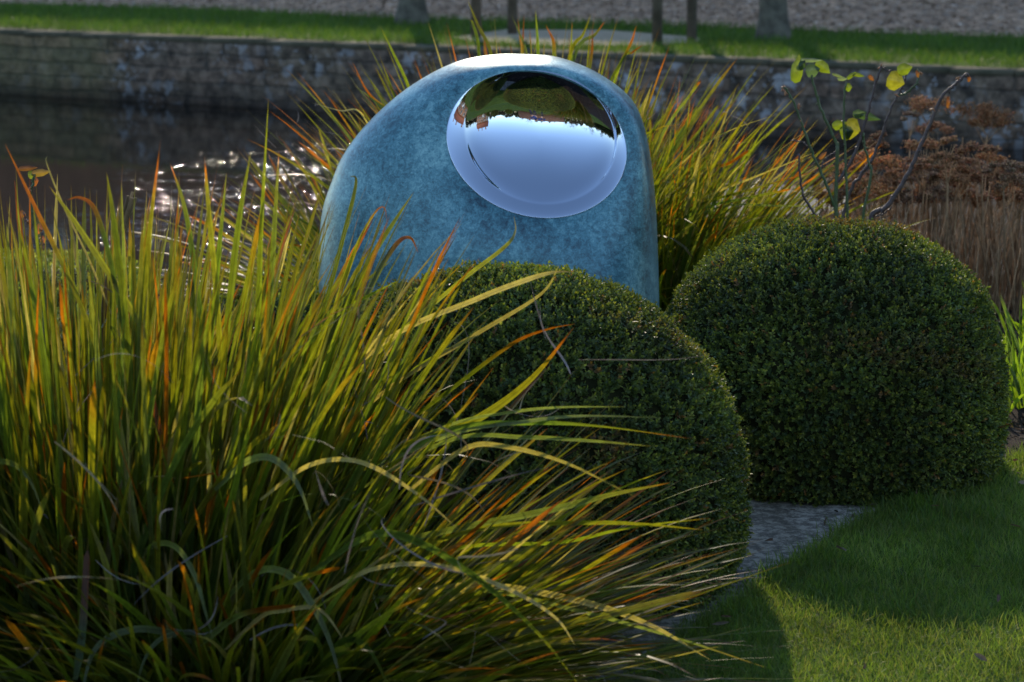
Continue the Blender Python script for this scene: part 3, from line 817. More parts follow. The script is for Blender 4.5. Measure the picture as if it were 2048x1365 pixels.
EX1 = [
    ([(1010, 300), (985, 120), (955, 50), (935, 0)], 8.3, 8.3, .012, 0, 0, .8),
    ([(960, 300), (958, 110), (946, 50), (940, 40)], 8.3, 8.3, .011, 0, 0, .6),
    ([(860, 300), (815, 170), (785, 105), (760, 52)], 8.3, 8.2, .011, 0, 0, .5),
    ([(1075, 300), (1076, 120), (1071, 18)], 8.3, 8.3, .012, 0, 0, .4),
    ([(1070, 300), (1055, 120), (1035, 60), (1022, 30)], 8.4, 8.3, .008, 0, 0, .6),
    ([(1085, 300), (1108, 110), (1092, 50)], 8.3, 8.3, .012, 2, 0, .9),
    ([(1100, 300), (1140, 110), (1165, 70), (1182, 28)], 8.3, 8.3, .014, 0, 0, .4),
    ([(1100, 320), (1150, 110), (1190, 70), (1212, 40)], 8.3, 8.3, .012, 0, 0, .5),
    ([(1150, 300), (1180, 130), (1186, 60)], 8.3, 8.3, .011, 2, 0, .9),
    ([(1060, 300), (1047, 110), (1048, 30)], 8.4, 8.4, .007, 2, 0, .6),
    ([(1140, 300), (1250, 110), (1273, 52)], 8.3, 8.2, .009, 2, 0, .5),
    ([(1180, 320), (1240, 130), (1265, 105), (1286, 90)], 8.3, 8.2, .008, 2, 0, .8),
    ([(1150, 330), (1143, 110), (1144, 45)], 8.4, 8.4, .006, 0, 0, .3),
    ([(860, 330), (800, 240), (740, 190), (705, 125)], 8.2, 8.0, .008, 2, 0, .7),
    ([(840, 330), (800, 250), (745, 200), (708, 172)], 8.2, 8.0, .010, 0, 0, .9),
]
EX2 = [
    ([(1280, 420), (1360, 330), (1440, 270), (1562, 226)], 8.2, 7.9, .007, 1, 0, .3),
    ([(1280, 480), (1400, 400), (1520, 350), (1630, 305)], 8.1, 7.8, .007, 1, 0, .1),
    ([(1280, 470), (1400, 410), (1500, 380), (1640, 340)], 8.1, 7.8, .009, 0, 0, .5),
    ([(1260, 500), (1400, 420), (1500, 395), (1585, 378)], 8.0, 7.7, .010, 0, 1, .9),
    ([(1270, 400), (1350, 330), (1400, 260), (1437, 210)], 8.2, 8.1, .012, 0, 1, .9),
    ([(1270, 420), (1390, 340), (1450, 330), (1500, 300)], 8.2, 8.1, .012, 2, 1, .9),
    ([(1240, 520), (1420, 420), (1560, 412), (1680, 418)], 8.0, 7.7, .006, 0, 0, .5),
    ([(1290, 360), (1330, 260), (1380, 190), (1402, 160)], 8.3, 8.2, .011, 0, 1, .9),
]
back_clump(201, (0.12, 8.35), 780, 'orange-tipped sword-leaf clump rising behind the top of the sculpture', EX1, rad=0.30, lean1=0.72, Lr=(0.75, 1.14))
back_clump(202, (0.50, 8.30), 780, 'orange-tipped sword-leaf clump fanning out to the right of the sculpture', EX2, rad=0.26, lean1=0.95, Lr=(0.55, 0.90))
back_clump(203, (-0.42, 8.30), 420, 'thin bronzed sword-leaf clump poking out left of the sculpture above the water', [
    ([(760, 300), (720, 225), (680, 222), (622, 205)], 8.1, 7.9, .006, 1, 0, .4),
    ([(700, 560), (640, 470), (600, 440), (535, 410)], 8.1, 7.9, .009, 0, 0, .4)], rad=0.22, lean1=1.15, Lr=(0.5, 0.85), lean0=0.3)

# ------------------------------------------------------------------ sculpture
YM = 7.36
eap = math.radians(16.5)
MC = np.array(tuple(at(1073, 289, 7.14)))
nu_ = np.array([0.0, -math.cos(eap), math.sin(eap)]); uu = np.array([1.0, 0, 0]); vv = np.array([0.0, math.sin(eap), math.cos(eap)])
sil_px = [(1050, 109), (1000, 109), (935, 118), (882, 137), (820, 173), (766, 216), (718, 266), (682, 318), (661, 370), (645, 420), (639, 480), (637, 540), (640, 600), (648, 660), (660, 720), (676, 775),
          (720, 800), (800, 806), (1000, 808), (1180, 806), (1280, 800), (1316, 775), (1318, 700), (1317, 600), (1315, 520), (1312, 440), (1307, 370), (1299, 305), (1288, 252), (1272, 212), (1248, 183), (1215, 158), (1180, 138), (1140, 122), (1100, 112), (1050, 109)]
sp = catmull([(x, y, 0) for x, y in sil_px], 1500)
spw = np.array([tuple(at(x, y, YM)) for x, y, _ in sp])
angs = np.arctan2(spw[:, 2] - MC[2], spw[:, 0] - MC[0])
NA = 360
th = np.linspace(-PI, PI, NA, endpoint=False)
order = np.argsort(angs)
Rr = np.hypot(spw[:, 0] - MC[0], spw[:, 2] - MC[2])
rs_ = np.interp(th, angs[order], Rr[order], period=2 * PI)
# light smoothing of the outline
for _ in range(2): rs_ = (np.roll(rs_, 1) + 2 * rs_ + np.roll(rs_, -1)) / 4
Sx = MC[0] + rs_ * np.cos(th); Sz = MC[2] + rs_ * np.sin(th)
rot = math.radians(-16.6); ea, eb = 0.2705, 0.2165
def ell(scale_a, scale_b, cx=0.0, cv=0.0):
    # point of an ellipse (rotated) in direction th as seen from its centre
    ca, sa = math.cos(rot), math.sin(rot)
    dx, dv = np.cos(th), np.sin(th)
    lx = dx * ca + dv * sa; lv = -dx * sa + dv * ca
    rr_ = 1 / np.sqrt((lx / scale_a) ** 2 + (lv / scale_b) ** 2)
    return cx + dx * rr_, cv + dv * rr_
eu, ev = ell(ea, eb)
E = MC + eu[:, None] * uu + ev[:, None] * vv
Sp = np.stack([Sx, np.full(NA, YM), Sz], 1)
# corner on the face plane above each outline point
Yf = MC[1] + (Sz - MC[2]) * math.tan(eap)
Yf = np.minimum(Yf, YM - 0.05)
Qc = np.stack([Sx, Yf, Sz], 1)
cosr = np.cos(th)
k2 = 0.55 + 0.27 * np.clip(cosr, 0, 1) ** 0.7 - 0.02 * np.clip(-cosr, 0, 1)
k1 = 0.62 + 0.22 * np.clip(cosr, 0, 1) ** 0.7 - 0.14 * np.clip(-cosr, 0, 1)
dist = np.linalg.norm(Qc - E, axis=1)
C1 = E + (Qc - E) * (k1 * 0.75)[:, None] + nu_ * (0.085 * dist)[:, None]
C2 = Sp + (Qc - Sp) * k2[:, None]
NT = 44
tt = np.linspace(0, 1, NT)
rings = []
for t_ in tt:
    rings.append((1 - t_) ** 3 * E + 3 * (1 - t_) ** 2 * t_ * C1 + 3 * (1 - t_) * t_ ** 2 * C2 + t_ ** 3 * Sp)
cb = np.array([np.mean(Sx), YM, 0.48])
for ph in np.linspace(0.0, PI / 2, 22)[1:]:
    sc_ = math.cos(ph) ** 0.75 if ph < PI / 2 - 1e-6 else 0.0005
    g = cb + (Sp - cb) * sc_; g[:, 1] = YM + 0.27 * math.sin(ph) ** 1.0
    rings.append(g)
# lip dipping under the mirror
lipin = MC + (eu * 0.985)[:, None] * uu + (ev * 0.985)[:, None] * vv - nu_ * 0.03
rings = [lipin, E * 0.5 + lipin * 0.5 + 0.5 * nu_ * 0.028] + rings
R_ = np.array(rings); nr_, na_ = R_.shape[:2]
I = np.arange(nr_ * na_).reshape(nr_, na_)
Qs_ = np.stack([I[:-1], np.roll(I[:-1], -1, 1), np.roll(I[1:], -1, 1), I[1:]], -1).reshape(-1, 4)
sc_t = thing('sculpture', (MC[0], YM, 0), 'rounded blue patinated bronze sculpture with a polished mirror bowl set in its face', 'sculpture')
npmesh('bronze_body', R_.reshape(-1, 3), Qs_[:, ::-1], M['patina'], sc_t)
# mirror bowl
s_ = 7.14 / F
icx, icv = 9 * s_, 17 * s_
iu, iv = ell(0.226, 0.197, icx, icv)
NB = 56
D = 0.064
rimw = np.hypot(eu - iu, ev - iv)
dI = 0.30 * rimw + 0.0015
rings = []
for rho in np.linspace(0.002, 1, NB):
    sd_ = 0.30 * np.clip(np.abs(np.cos(th)), 0, 1) ** 1.5
    dep = D * 1.12 * ((1 - rho ** 2) * (1 - sd_) + sd_ * (1 - rho ** 8)) + dI * rho ** 2
    x = icx + (iu - icx) * rho; y = icv + (iv - icv) * rho
    rings.append(MC + x[:, None] * uu + y[:, None] * vv - nu_ * dep[:, None])
for tau in np.linspace(0, 1, 26)[1:]:
    dep = dI * (1 - tau) ** 1.35
    x = iu + (eu - iu) * tau; y = iv + (ev - iv) * tau
    rings.append(MC + x[:, None] * uu + y[:, None] * vv + nu_ * (0.002 - dep)[:, None])
_R = np.array(rings)
for _ in range(4): _R[1:-1] = (_R[:-2] + 2 * _R[1:-1] + _R[2:]) / 4
rings = list(_R)
x, y = eu * 1.003, ev * 1.003
rings.append(MC + x[:, None] * uu + y[:, None] * vv - nu_ * 0.004)
R_ = np.array(rings); nr_, na_ = R_.shape[:2]
I = np.arange(nr_ * na_).reshape(nr_, na_)
Qs_ = np.stack([I[:-1], np.roll(I[:-1], -1, 1), np.roll(I[1:], -1, 1), I[1:]], -1).reshape(-1, 4)
npmesh('mirror_bowl', R_.reshape(-1, 3), Qs_[:, ::-1], M['mirror'], sc_t)

# ------------------------------------------------------------------ rose bush
def leaf_blob(mbp, centre, half_w, half_h, tilt, col, r_, back=0.004):
    """one rose leaflet lying roughly across the view, oval with a crease"""
    c = np.array(tuple(centre)); n_ = 10
    view = nrmz(c - np.array(CAM)); right = nrmz(np.cross(view, np.array([0, 0, 1.0]))); upv = np.cross(right, view)
    a0 = tilt; ax = right * math.cos(a0) + upv * math.sin(a0); bx = -right * math.sin(a0) + upv * math.cos(a0)
    V = [c]; 
    for k in range(n_):
        a = 2 * PI * k / n_
        V.append(c + ax * math.cos(a) * half_w * (1.0 + 0.22 * (k == 0)) + bx * math.sin(a) * half_h * (1.0 - 0.22 * math.cos(a)) * (1 + 0.06 * (-1) ** k) + view * (0.8 * half_h * abs(math.sin(a)) + 0.2 * half_w * math.cos(a) ** 2 + back))
    T = [(0, k + 1, (k + 1) % n_ + 1) for k in range(n_)]
    mbp.add(V, None, T, np.tile(np.array(col), (n_ + 1, 1)))
def rose(name, label, stems, leaves, buds, Y, group=None, base=None):
    t = thing(name, base, label, 'rose bush', group)
    r_ = np.random.default_rng(5)
    for pts, w0, w1, kind in stems:
        mbs = MB()
        P = catmull([at(x, y, Y + dy) for x, y, dy in pts], 6 * len(pts))
        P = P + r_.normal(0, 0.0012, P.shape)
        rad = np.linspace(w0, w1, len(P)) * 0.72
        mbs.tube(P, list(rad), 7)
        # thorns / nodes
        for i in range(3, len(P) - 1, 3):
            d = nrmz(r_.normal(size=3)); q = P[i] + d * rad[i]
            mbs.tube([P[i], q + d * 0.001, q + d * 0.007 + np.array([0, 0, -0.003])], [rad[i] * .7, .0028, .0006], 4)
        mbs.build('stem', M[kind], t, smooth=True)
    ml = MB()
    for x, y, hw, hh_, tilt, c_ in leaves:
        leaf_blob(ml, at(x, y, Y), 1.2 * hw * Y / F, 1.15 * hh_ * Y / F, tilt, c_, r_)
    if leaves: ml.build('leaf_sprays', M['rose_leaf'], t, smooth=True, col=True)
    for x, y in buds:
        m_b = MB()
        p_ = at(x, y, Y)
        for q in range(5):
            d = Vector(nrmz(r_.normal(size=3)))
            m_b.tube([p_, p_ + d * .005, p_ + d * .012], [.0016, .0026, .0004], 5)
        m_b.build('bud', M['bud'], t, smooth=True)
    return t
LG = (0.10, 0.145, 0.02); LD = (0.03, 0.06, 0.035); LY = (0.16, 0.17, 0.025)
rose('rose_bush', 'nearly bare thorny rose bush with few yellow-green leaves behind the right box dome', [
    ([(1690, 790, 0), (1676, 600, 0), (1672, 430, 0), (1675, 285, 0)], .011, .008, 'stem_green'),
    ([(1675, 290, 0), (1647, 232, 0), (1632, 190, 0), (1623, 150, 0)], .007, .005, 'stem_green'),
    ([(1700, 790, 0), (1694, 600, 0.05), (1694, 432, 0), (1692, 337, 0), (1687, 232, 0), (1692, 163, 0)], .008, .004, 'stem_green'),
    ([(1676, 364, 0), (1708, 311, 0), (1731, 242, 0), (1745, 190, 0), (1762, 134, 0)], .008, .005, 'stem_brown'),
    ([(1705, 790, 0), (1715, 560, 0), (1726, 435, 0), (1742, 348, 0), (1737, 324, 0), (1729, 290, 0), (1726, 258, 0)], .008, .004, 'stem_green'),
    ([(1700, 790, 0), (1715, 560, 0), (1742, 437, 0), (1771, 416, 0), (1797, 380, 0), (1824, 332, 0), (1850, 271, 0), (1884, 195, 0), (1911, 169, 0), (1932, 150, 0), (1938, 155, 0)], .013, .005, 'stem_brown'),
    ([(1690, 790, .1), (1680, 500, .1), (1697, 393, .1), (1723, 348, .1), (1745, 319, .1), (1766, 263, .1), (1776, 232, .1), (1795, 192, .1), (1806, 172, .1), (1813, 150, .1)], .009, .004, 'stem_brown'),
    ([(1795, 192, .1), (1812, 186, .1), (1832, 168, .1), (1838, 150, .1), (1834, 140, .1)], .005, .003, 'stem_green'),
    ([(1690, 790, 0), (1650, 470, 0), (1631, 432, 0), (1607, 390, 0), (1600, 350, 0), (1597, 308, 0)], .007, .004, 'stem_brown'),
    ([(1695, 790, 0), (1690, 500, 0), (1665, 403, 0), (1644, 350, 0), (1621, 298, 0), (1600, 237, 0), (1576, 184, 0), (1565, 176, 0)], .008, .004, 'stem_green'),
    ([(1621, 298, 0), (1605, 285, 0), (1582, 281, 0)], .003, .002, 'stem_brown'),
    ([(1640, 345, 0), (1650, 318, 0), (1672, 304, 0)], .003, .002, 'stem_brown'),
    ([(1762, 134, 0), (1770, 139, 0), (1782, 141, 0)], .003, .002, 'stem_brown'),
    ([(1752, 434, 0), (1772, 425, 0), (1784, 412, 0)], .004, .002, 'stem_brown'),
], [
    (1594, 141, 22, 11, 1.45, LG), (1602, 131, 9, 8, 0.9, LD), (1620, 121, 17, 4, 0.0, (0.10, 0.15, 0.14)), (1624, 141, 11, 13, 0.2, (0.05, 0.09, 0.07)), (1645, 134, 14, 10, -0.7, LG),
    (1674, 151, 9, 3, -0.3, (.1, .14, .1)), (1684, 158, 8, 4, 0.0, (.1, .14, .12)), (1702, 152, 9, 4, 0.7, LG), (1715, 150, 10, 4, -0.2, LG), (1697, 175, 5, 8, 0, LG),
    (1676, 250, 10, 9, 0.5, LG), (1690, 262, 9, 18, 0.2, LG), (1703, 258, 13, 20, -0.3, LY), (1696, 262, 8, 15, 0.0, LD), (1731, 232, 22, 8, -0.25, LD), (1716, 228, 9, 8, 0.3, (.06, .10, .06)),
    (1790, 162, 14, 18, -0.3, LY), (1808, 139, 12, 11, 0.3, LG), (1742, 156, 6, 4, -0.8, (0.14, 0.06, 0.025)), (1896, 205, 3, 11, 0, (0.12, 0.05, 0.025)), (1938, 158, 3, 6, 0, (0.12, 0.05, 0.025)),
    (1835, 148, 3, 7, 0.3, (0.13, 0.06, 0.03)), (1645, 312, 8, 4, 0.8, (0.13, 0.06, 0.03)),
], [(1566, 178), (1570, 185), (1596, 213), (1603, 244), (1866, 218), (1915, 155), (1840, 146), (1762, 134), (1793, 192)], 7.35, base=at(1690, 785, 7.35) * 1.0 - Vector((0, 0, at(1690, 785, 7.35).z)))
rose('rose_shoot', 'single rose shoot with folded red young leaves near the left edge', [
    ([(95, 900, 0), (90, 640, 0), (82, 523, 0), (70, 464, 0), (62, 400, 0), (64, 372, 0), (69, 348, 0)], .008, .004, 'stem_green'),
    ([(76, 490, 0), (66, 455, 0), (52, 440, 0), (46, 425, 0)], .004, .002, 'stem_brown'),
    ([(80, 510, 0), (84, 480, 0), (78, 455, 0)], .004, .002, 'stem_brown'),
], [(54, 337, 15, 5, 0.05, (0.09, 0.045, 0.03)), (80, 346, 15, 7, 0.1, (0.14, 0.10, 0.04)), (63, 350, 6, 8, 0.2, (0.10, 0.14, 0.03)), (70, 362, 5, 10, 0, (0.2, 0.07, 0.04)), (46, 430, 4, 9, 0.2, (0.2, 0.08, 0.05)), (78, 458, 5, 10, -0.2, (0.22, 0.08, 0.05)), (86, 480, 5, 8, 0.2, (0.28, 0.10, 0.05))],
    [(64, 375), (60, 380), (85, 485), (84, 495), (56, 445)], 6.2, base=(at(95, 900, 6.2).x, 6.2, 0))

# dry stalk in the clump
t = thing('dry_stalk', (at(200, 700, 5.2).x, 5.2, 0), 'broken bundle of pale dry stalks sticking up between the green sword leaves', 'dead stalk')
mb = MB()
r_ = np.random.default_rng(9)
for i in range(9):
    ox = r_.uniform(-9, 9)
    tip = at(262 + ox + r_.normal(0, 3), 384 + abs(ox) * 0.6 + r_.uniform(0, 14), 5.2 + r_.normal(0, .008))
    mid = at(228 + ox * 0.8, 520, 5.2); low = at(205 + ox * 0.3, 700, 5.2); foot = Vector((low.x - 0.02, 5.2, 0))
    P = catmull([foot, low, mid, tip], 14)
    mb.tube(P, list(np.linspace(.006, .0035, 14)), 5, c=STRAW * r_.uniform(0.45, 1.0) * np.array([1, .85, .75]))
mb.build('stalks', M['dry'], t, col=True)

# ------------------------------------------------------------------ dried flower-head plants (right bank)
def head_mesh(c, rx, rz, r_, col, n_=None):
    n_ = n_ or int(420 + 460 * rx / 0.08)
    oct_ = np.array([(1, 0, 0), (-1, 0, 0), (0, 1, 0), (0, -1, 0), (0, 0, 1), (0, 0, -1)], float)
    T = np.array([(0, 2, 4), (2, 1, 4), (1, 3, 4), (3, 0, 4), (2, 0, 5), (1, 2, 5), (3, 1, 5), (0, 3, 5)])
    nc = max(5, int(rx / 0.008))
    ca = r_.uniform(0, 2 * PI, nc); cq = np.sqrt(r_.random(nc))
    cc = np.stack([np.cos(ca) * cq * rx, np.sin(ca) * cq * rx * 0.8, rz * (0.9 - 1.1 * cq ** 2) + r_.normal(0, rz * 0.25, nc)], 1)
    ci = r_.integers(0, nc, n_)
    cr = rx * 0.26
    off = r_.normal(size=(n_, 3)) * np.array([cr, cr, cr * 0.55]) * 0.62
    p_ = np.array(c) + cc[ci] + off
    s_ = r_.uniform(0.0018, 0.0045, n_)
    V = p_[:, None, :] + oct_[None] * s_[:, None, None] * r_.uniform(.6, 1.4, (n_, 6, 1))
    TT = (np.arange(n_) * 6)[:, None, None] + T[None]
    C = np.array(col) * r_.uniform(0.5, 1.6, (n_, 1)) * (1 + r_.normal(0, .08, (n_, 3)))
    return V.reshape(-1, 3), TT.reshape(-1, 3), np.repeat(C, 6, axis=0)
HEADS = [(430, 72, 115, 34), (335, 140, 45, 20), (480, 212, 95, 24), (150, 285, 70, 55), (740, 135, 150, 36), (760, 185, 100, 30), (540, 285, 55, 22), (400, 305, 100, 34), (705, 325, 95, 32),
         (130, 385, 105, 40), (60, 440, 60, 28), (320, 385, 90, 34), (520, 370, 80, 28), (640, 390, 60, 24), (845, 412, 85, 28), (780, 372, 90, 28), (440, 465, 110, 42), (590, 470, 100, 38), (700, 490, 110, 36),
         (880, 500, 105, 50), (320, 580, 110, 34), (100, 545, 100, 36), (500, 570, 90, 34), (800, 555, 90, 34), (920, 570, 60, 34), (610, 555, 70, 30), (230, 500, 70, 24), (40, 590, 60, 26), (380, 420, 60, 24), (700, 575, 60, 24), (420, 590, 70, 24), (960, 440, 60, 28), (-40, 560, 60, 30), (-60, 620, 60, 26)]
plants = []
cent = [(-90, 8.55, 'nearest the rose stems'), (120, 8.7, 'just behind the thick leaning rose stem'), (330, 8.9, 'above the crest of the right box dome'), (540, 8.7, 'above the right shoulder of the box dome'), (740, 8.9, 'near the right edge of the picture'), (930, 8.6, 'cut by the right edge of the picture'), (450, 9.7, 'whose tallest head stands against the lichened wall'), (760, 10.2, 'farthest back and darkest, low against the wall')]
r_ = np.random.default_rng(77)
assign = {i: [] for i in range(len(cent))}
for h in HEADS:
    if h[1] < 200 and h[0] > 600: k = 7
    elif h[1] < 230: k = 6
    else: k = min(range(6), key=lambda i: abs(cent[i][0] - h[0]))
    assign[k].append(h)
for k in range(6):      # more heads behind and between
    for j in range(7):
        assign[k].append((cent[k][0] + r_.uniform(-120, 120), r_.uniform(400, 620), r_.uniform(40, 90), r_.uniform(18, 32), 'x'))
SC = 2.73
for k, (cx, Y, txt) in enumerate(cent):
    g = at(1700 + cx / SC, 400, Y)
    t = thing('sedum_plant', (g.x, Y, 0), 'dried rust-brown stonecrop on pale stems, ' + txt, 'dried plant', group='dried stonecrop plants on the bank')
    ms = MB()
    for h in assign[k]:
        yy = Y + r_.uniform(-0.25, 0.25) + (0.25 if len(h) > 4 else 0)
        c = at(1700 + h[0] / SC, 180 + h[1] / SC, yy)
        rx = 1.1 * h[2] / SC * yy / F; rz = 1.25 * h[3] / SC * yy / F
        hc = 1.8 * np.array([(0.20, 0.105, 0.05), (0.17, 0.09, 0.048), (0.26, 0.125, 0.05), (0.14, 0.09, 0.055)][r_.integers(0, 4)]) * r_.uniform(.7, 1.2)
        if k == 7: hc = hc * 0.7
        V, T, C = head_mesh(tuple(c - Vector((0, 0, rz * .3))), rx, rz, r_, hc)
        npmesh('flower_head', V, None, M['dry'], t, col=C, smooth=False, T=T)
        # branching stem
        j = Vector((c.x + r_.normal(0, .015), c.y, c.z - 0.09)); f_ = Vector((g.x + (c.x - g.x) * 0.6 + r_.normal(0, .03), yy + r_.normal(0, .05), 0))
        cs = STRAW * r_.uniform(.9, 1.6) * np.array([1, .82, .75])
        ms.tube([f_, f_.lerp(j, .5) + Vector((r_.normal(0, .01), 0, 0)), j], [.0036, .0032, .0028], 5, c=cs)
        for b in range(6):
            ms.tube([j, Vector((c.x + r_.uniform(-.75, .75) * rx, c.y + r_.uniform(-.5, .5) * rx, c.z - rz * .5))], [.0016, .0010], 4, c=cs * .9)
    for b in range(70 if k < 6 else 12):
        f_ = Vector((g.x + r_.uniform(-.17, .17), Y + r_.uniform(-.3, .3), 0))
        hgt = r_.uniform(.22, .47)
        tp = f_ + Vector((r_.normal(0, .06), r_.normal(0, .03), hgt)); md = f_.lerp(tp, .5) + Vector((r_.normal(0, .008), 0, 0))
        ms.tube([f_, md, tp], [.0036, .003, .0022], 4, c=STRAW * r_.uniform(.6, 1.7) * np.array([1, .8, .74]))
    ms.build('stems', M['dry'], t, col=True)

# ------------------------------------------------------------------ bulb shoots on the right
SH = [(2012, 775, 7.55), (2040, 745, 7.75), (2030, 830, 7.3), (2070, 800, 7.45), (1992, 905, 6.95), (2060, 880, 7.05), (2018, 870, 7.12), (2078, 700, 8.0), (2050, 720, 7.9)]
txts = ['beside the box dome halfway up the right edge', 'topmost but two at the right edge', 'low at the right edge above the mulch', 'half out of the frame at the right edge', 'smallest tuft, nearest the lawn at the foot of the box dome', 'nearest the lawn, at the right edge', 'leaning out by the foot of the box dome', 'farthest back at the right edge', 'behind the others under the dry stems']
for i, (px_, py_, Y) in enumerate(SH):
    g = at(px_, py_, Y)
    g.z = 0.0
    t = thing('bulb_shoots', (g.x, g.y, 0), 'yellow-green bulb shoots, ' + txts[i], 'plant', group='bulb shoots beside the lawn')
    r_ = np.random.default_rng(300 + i)
    sm = 0.55 if i in (4,) else 1.0
    P, Wd, side, col = clump_blades(r_, int(20 * sm), (g.x, g.y), 0.05, (0.13 * sm, 0.24 * sm), 0.1, 0.6, W=0.013, k=8, thin=0, droop=(0.1, 1.0))
    col = np.tile(np.array((0.14, 0.21, 0.03)), (P.shape[0], P.shape[1], 1)) * r_.uniform(.7, 1.3, (P.shape[0], 1, 1))
    V, Q, C = strips(P, Wd, side, col)
    npmesh('shoots', V, Q, M['blade'], t, col=C)

def in_poly(px_, py_, poly):
    c = np.zeros(len(px_), bool); j = len(poly) - 1
    for i in range(len(poly)):
        xi, yi, xj, yj = poly[i].x, poly[i].y, poly[j].x, poly[j].y
        c ^= ((yi > py_) != (yj > py_)) & (px_ < (xj - xi) * (py_ - yi) / (yj - yi + 1e-12) + xi); j = i
    return c

def inside_lawn(x, y):
    ex = np.interp(y, [p_[1] for p_ in ed], [p_[0] for p_ in ed])
    return x > ex

# mulch and leaf litter on the bed
def litter(name, n_, fx, pal, size, avoid=None, zb=0.004, seed=1):
    r_ = np.random.default_rng(seed)
    p_ = fx(r_, n_)
    if avoid is not None: p_ = p_[~in_poly(p_[:, 0], p_[:, 1], avoid) | (r_.random(len(p_)) < 0.03)]
    if name == 'bark_mulch': p_ = p_[~inside_lawn(p_[:, 0] - .02, p_[:, 1])]
    n_ = len(p_)
    d = nrmz(r_.normal(size=(n_, 3)) * np.array([1, 1, .25])); up = nrmz(np.cross(d, r_.normal(size=(n_, 3)))); up[:, 2] = np.abs(up[:, 2])
    side = nrmz(np.cross(d, up)); L = r_.uniform(size[0], size[1], n_); W = L * r_.uniform(.15, .5, n_)
    pal = np.array(pal); C = pal[r_.integers(0, len(pal), n_)] * r_.uniform(.5, 1.3, (n_, 1))
    V, Q, C = leaves_mesh(p_, d, side, up, L, W, C, fold=.4)
    V[:, 2] = np.maximum(V[:, 2], zb)
    o = npmesh(name, V, Q, M['dry'], None, col=C, smooth=False); o['kind'] = 'stuff'
    return o
litter('bark_mulch', 14000, lambda r_, n_: np.stack([r_.uniform(-1.6, 2.6, n_), r_.uniform(5.2, 9.0, n_), r_.uniform(.004, .02, n_)], 1),
       [(0.06, 0.04, 0.03), (0.10, 0.065, 0.045), (0.035, 0.025, 0.02), (0.16, 0.12, 0.09)], (.012, .05), avoid=[Vector((a_, b_3, 0)) for a_, b_3 in ppoly])

# ------------------------------------------------------------------ grass
def grass(name, pts, Lr, Wr, pal, seed, k=4, lean=0.5):
    r_ = np.random.default_rng(seed); n_ = len(pts)
    az = r_.uniform(0, 2 * PI, n_); l0 = np.abs(r_.normal(0, lean, n_)); bend = r_.uniform(.2, 1.3, n_)
    t_ = np.linspace(0, 1, k)
    ang = l0[:, None] + bend[:, None] * t_[None]
    ang = np.minimum(ang, 1.62)
    d = np.stack([np.sin(ang) * np.cos(az)[:, None], np.sin(ang) * np.sin(az)[:, None], np.cos(ang)], -1)
    L = r_.uniform(Lr[0], Lr[1], n_)
    P = pts[:, None, :] + np.concatenate([np.zeros((n_, 1, 3)), np.cumsum(d[:, :-1] * (L / (k - 1))[:, None, None], axis=1)], 1)
    a2 = r_.uniform(0, PI, n_); side = np.stack([np.cos(a2), np.sin(a2), 0 * a2], -1)[:, None, :]
    W = r_.uniform(Wr[0], Wr[1], n_)[:, None] * np.array([1, .9, .65, .08])[None, :, ]
    A = P - side * W[..., None] / 2; B = P + side * W[..., None] / 2
    V = np.stack([A, B], 2).reshape(-1, 3)
    idx = np.arange(n_ * k * 2).reshape(n_, k, 2)
    Q = np.stack([idx[:, :-1, 0], idx[:, :-1, 1], idx[:, 1:, 1], idx[:, 1:, 0]], -1).reshape(-1, 4)
    pal = np.array(pal)
    big = vnoise(pts[:, 0] * 3 + 50, pts[:, 1] * 3 + 50, 1.5, seed) * .6 + vnoise(pts[:, 0] * 11 + 50, pts[:, 1] * 11 + 50, 1.5, seed + 1) * .4
    C = 1.15 * pal[r_.integers(0, len(pal), n_)] * (0.55 + 0.9 * big)[:, None]
    C = np.repeat(C, k * 2, axis=0)
    o = npmesh(name, V, Q, M['grass'], None, col=C); o['kind'] = 'stuff'
    return o
r_ = np.random.default_rng(55)
n0 = 230000
X = r_.uniform(0.0, 1.9, n0); Y = r_.uniform(4.3, 8.0, n0)
# thin out what lies outside the frame
ok = inside_lawn(X, Y) & (X < 1024 / F * Y * 1.08 + 0.05)
pts = np.stack([X[ok], Y[ok], np.full(ok.sum(), .011)], 1)
GP = [(0.088, 0.146, 0.026), (0.112, 0.170, 0.030), (0.070, 0.120, 0.028), (0.14, 0.190, 0.045), (0.15, 0.165, 0.06)]
grass('lawn_grass', pts, (.014, .042), (.0012, .0026), GP, 60, lean=.6)
# longer fringe along the path edge
ii = r_.integers(0, 55, 5200); p_ = ed[ii] + (ed[ii + 1] - ed[ii]) * r_.random((5200, 1)) + r_.normal(0, .022, (5200, 3)) * np.array([1, 1, 0]) + np.array([.010, -.010, .008])
grass('lawn_fringe', p_, (.02, .060), (.0014, .0028), GP[:4], 61, lean=.8)
# tussocks in the lawn
pp = []
for i in range(46):
    cx, cy = r_.uniform(.2, 1.25), r_.uniform(4.6, 6.2)
    if inside_lawn(np.array([cx]), np.array([cy]))[0]:
        m_ = r_.integers(25, 70); pp.append(np.stack([r_.normal(cx, .022, m_), r_.normal(cy, .03, m_), np.full(m_, .011)], 1))
grass('lawn_tussocks', np.concatenate(pp), (.035, .075), (.0018, .003), [(0.07, 0.12, 0.018), (0.05, 0.10, 0.02)], 62, lean=.6)
litter('lawn_litter', 45, lambda r_, n_: np.stack([r_.uniform(.15, 1.5, n_), r_.uniform(4.5, 6.4, n_), r_.uniform(.04, .05, n_)], 1), [(0.16, 0.10, 0.06), (0.25, 0.20, 0.14), (0.10, 0.06, 0.04)], (.015, .05), zb=.035, seed=12)
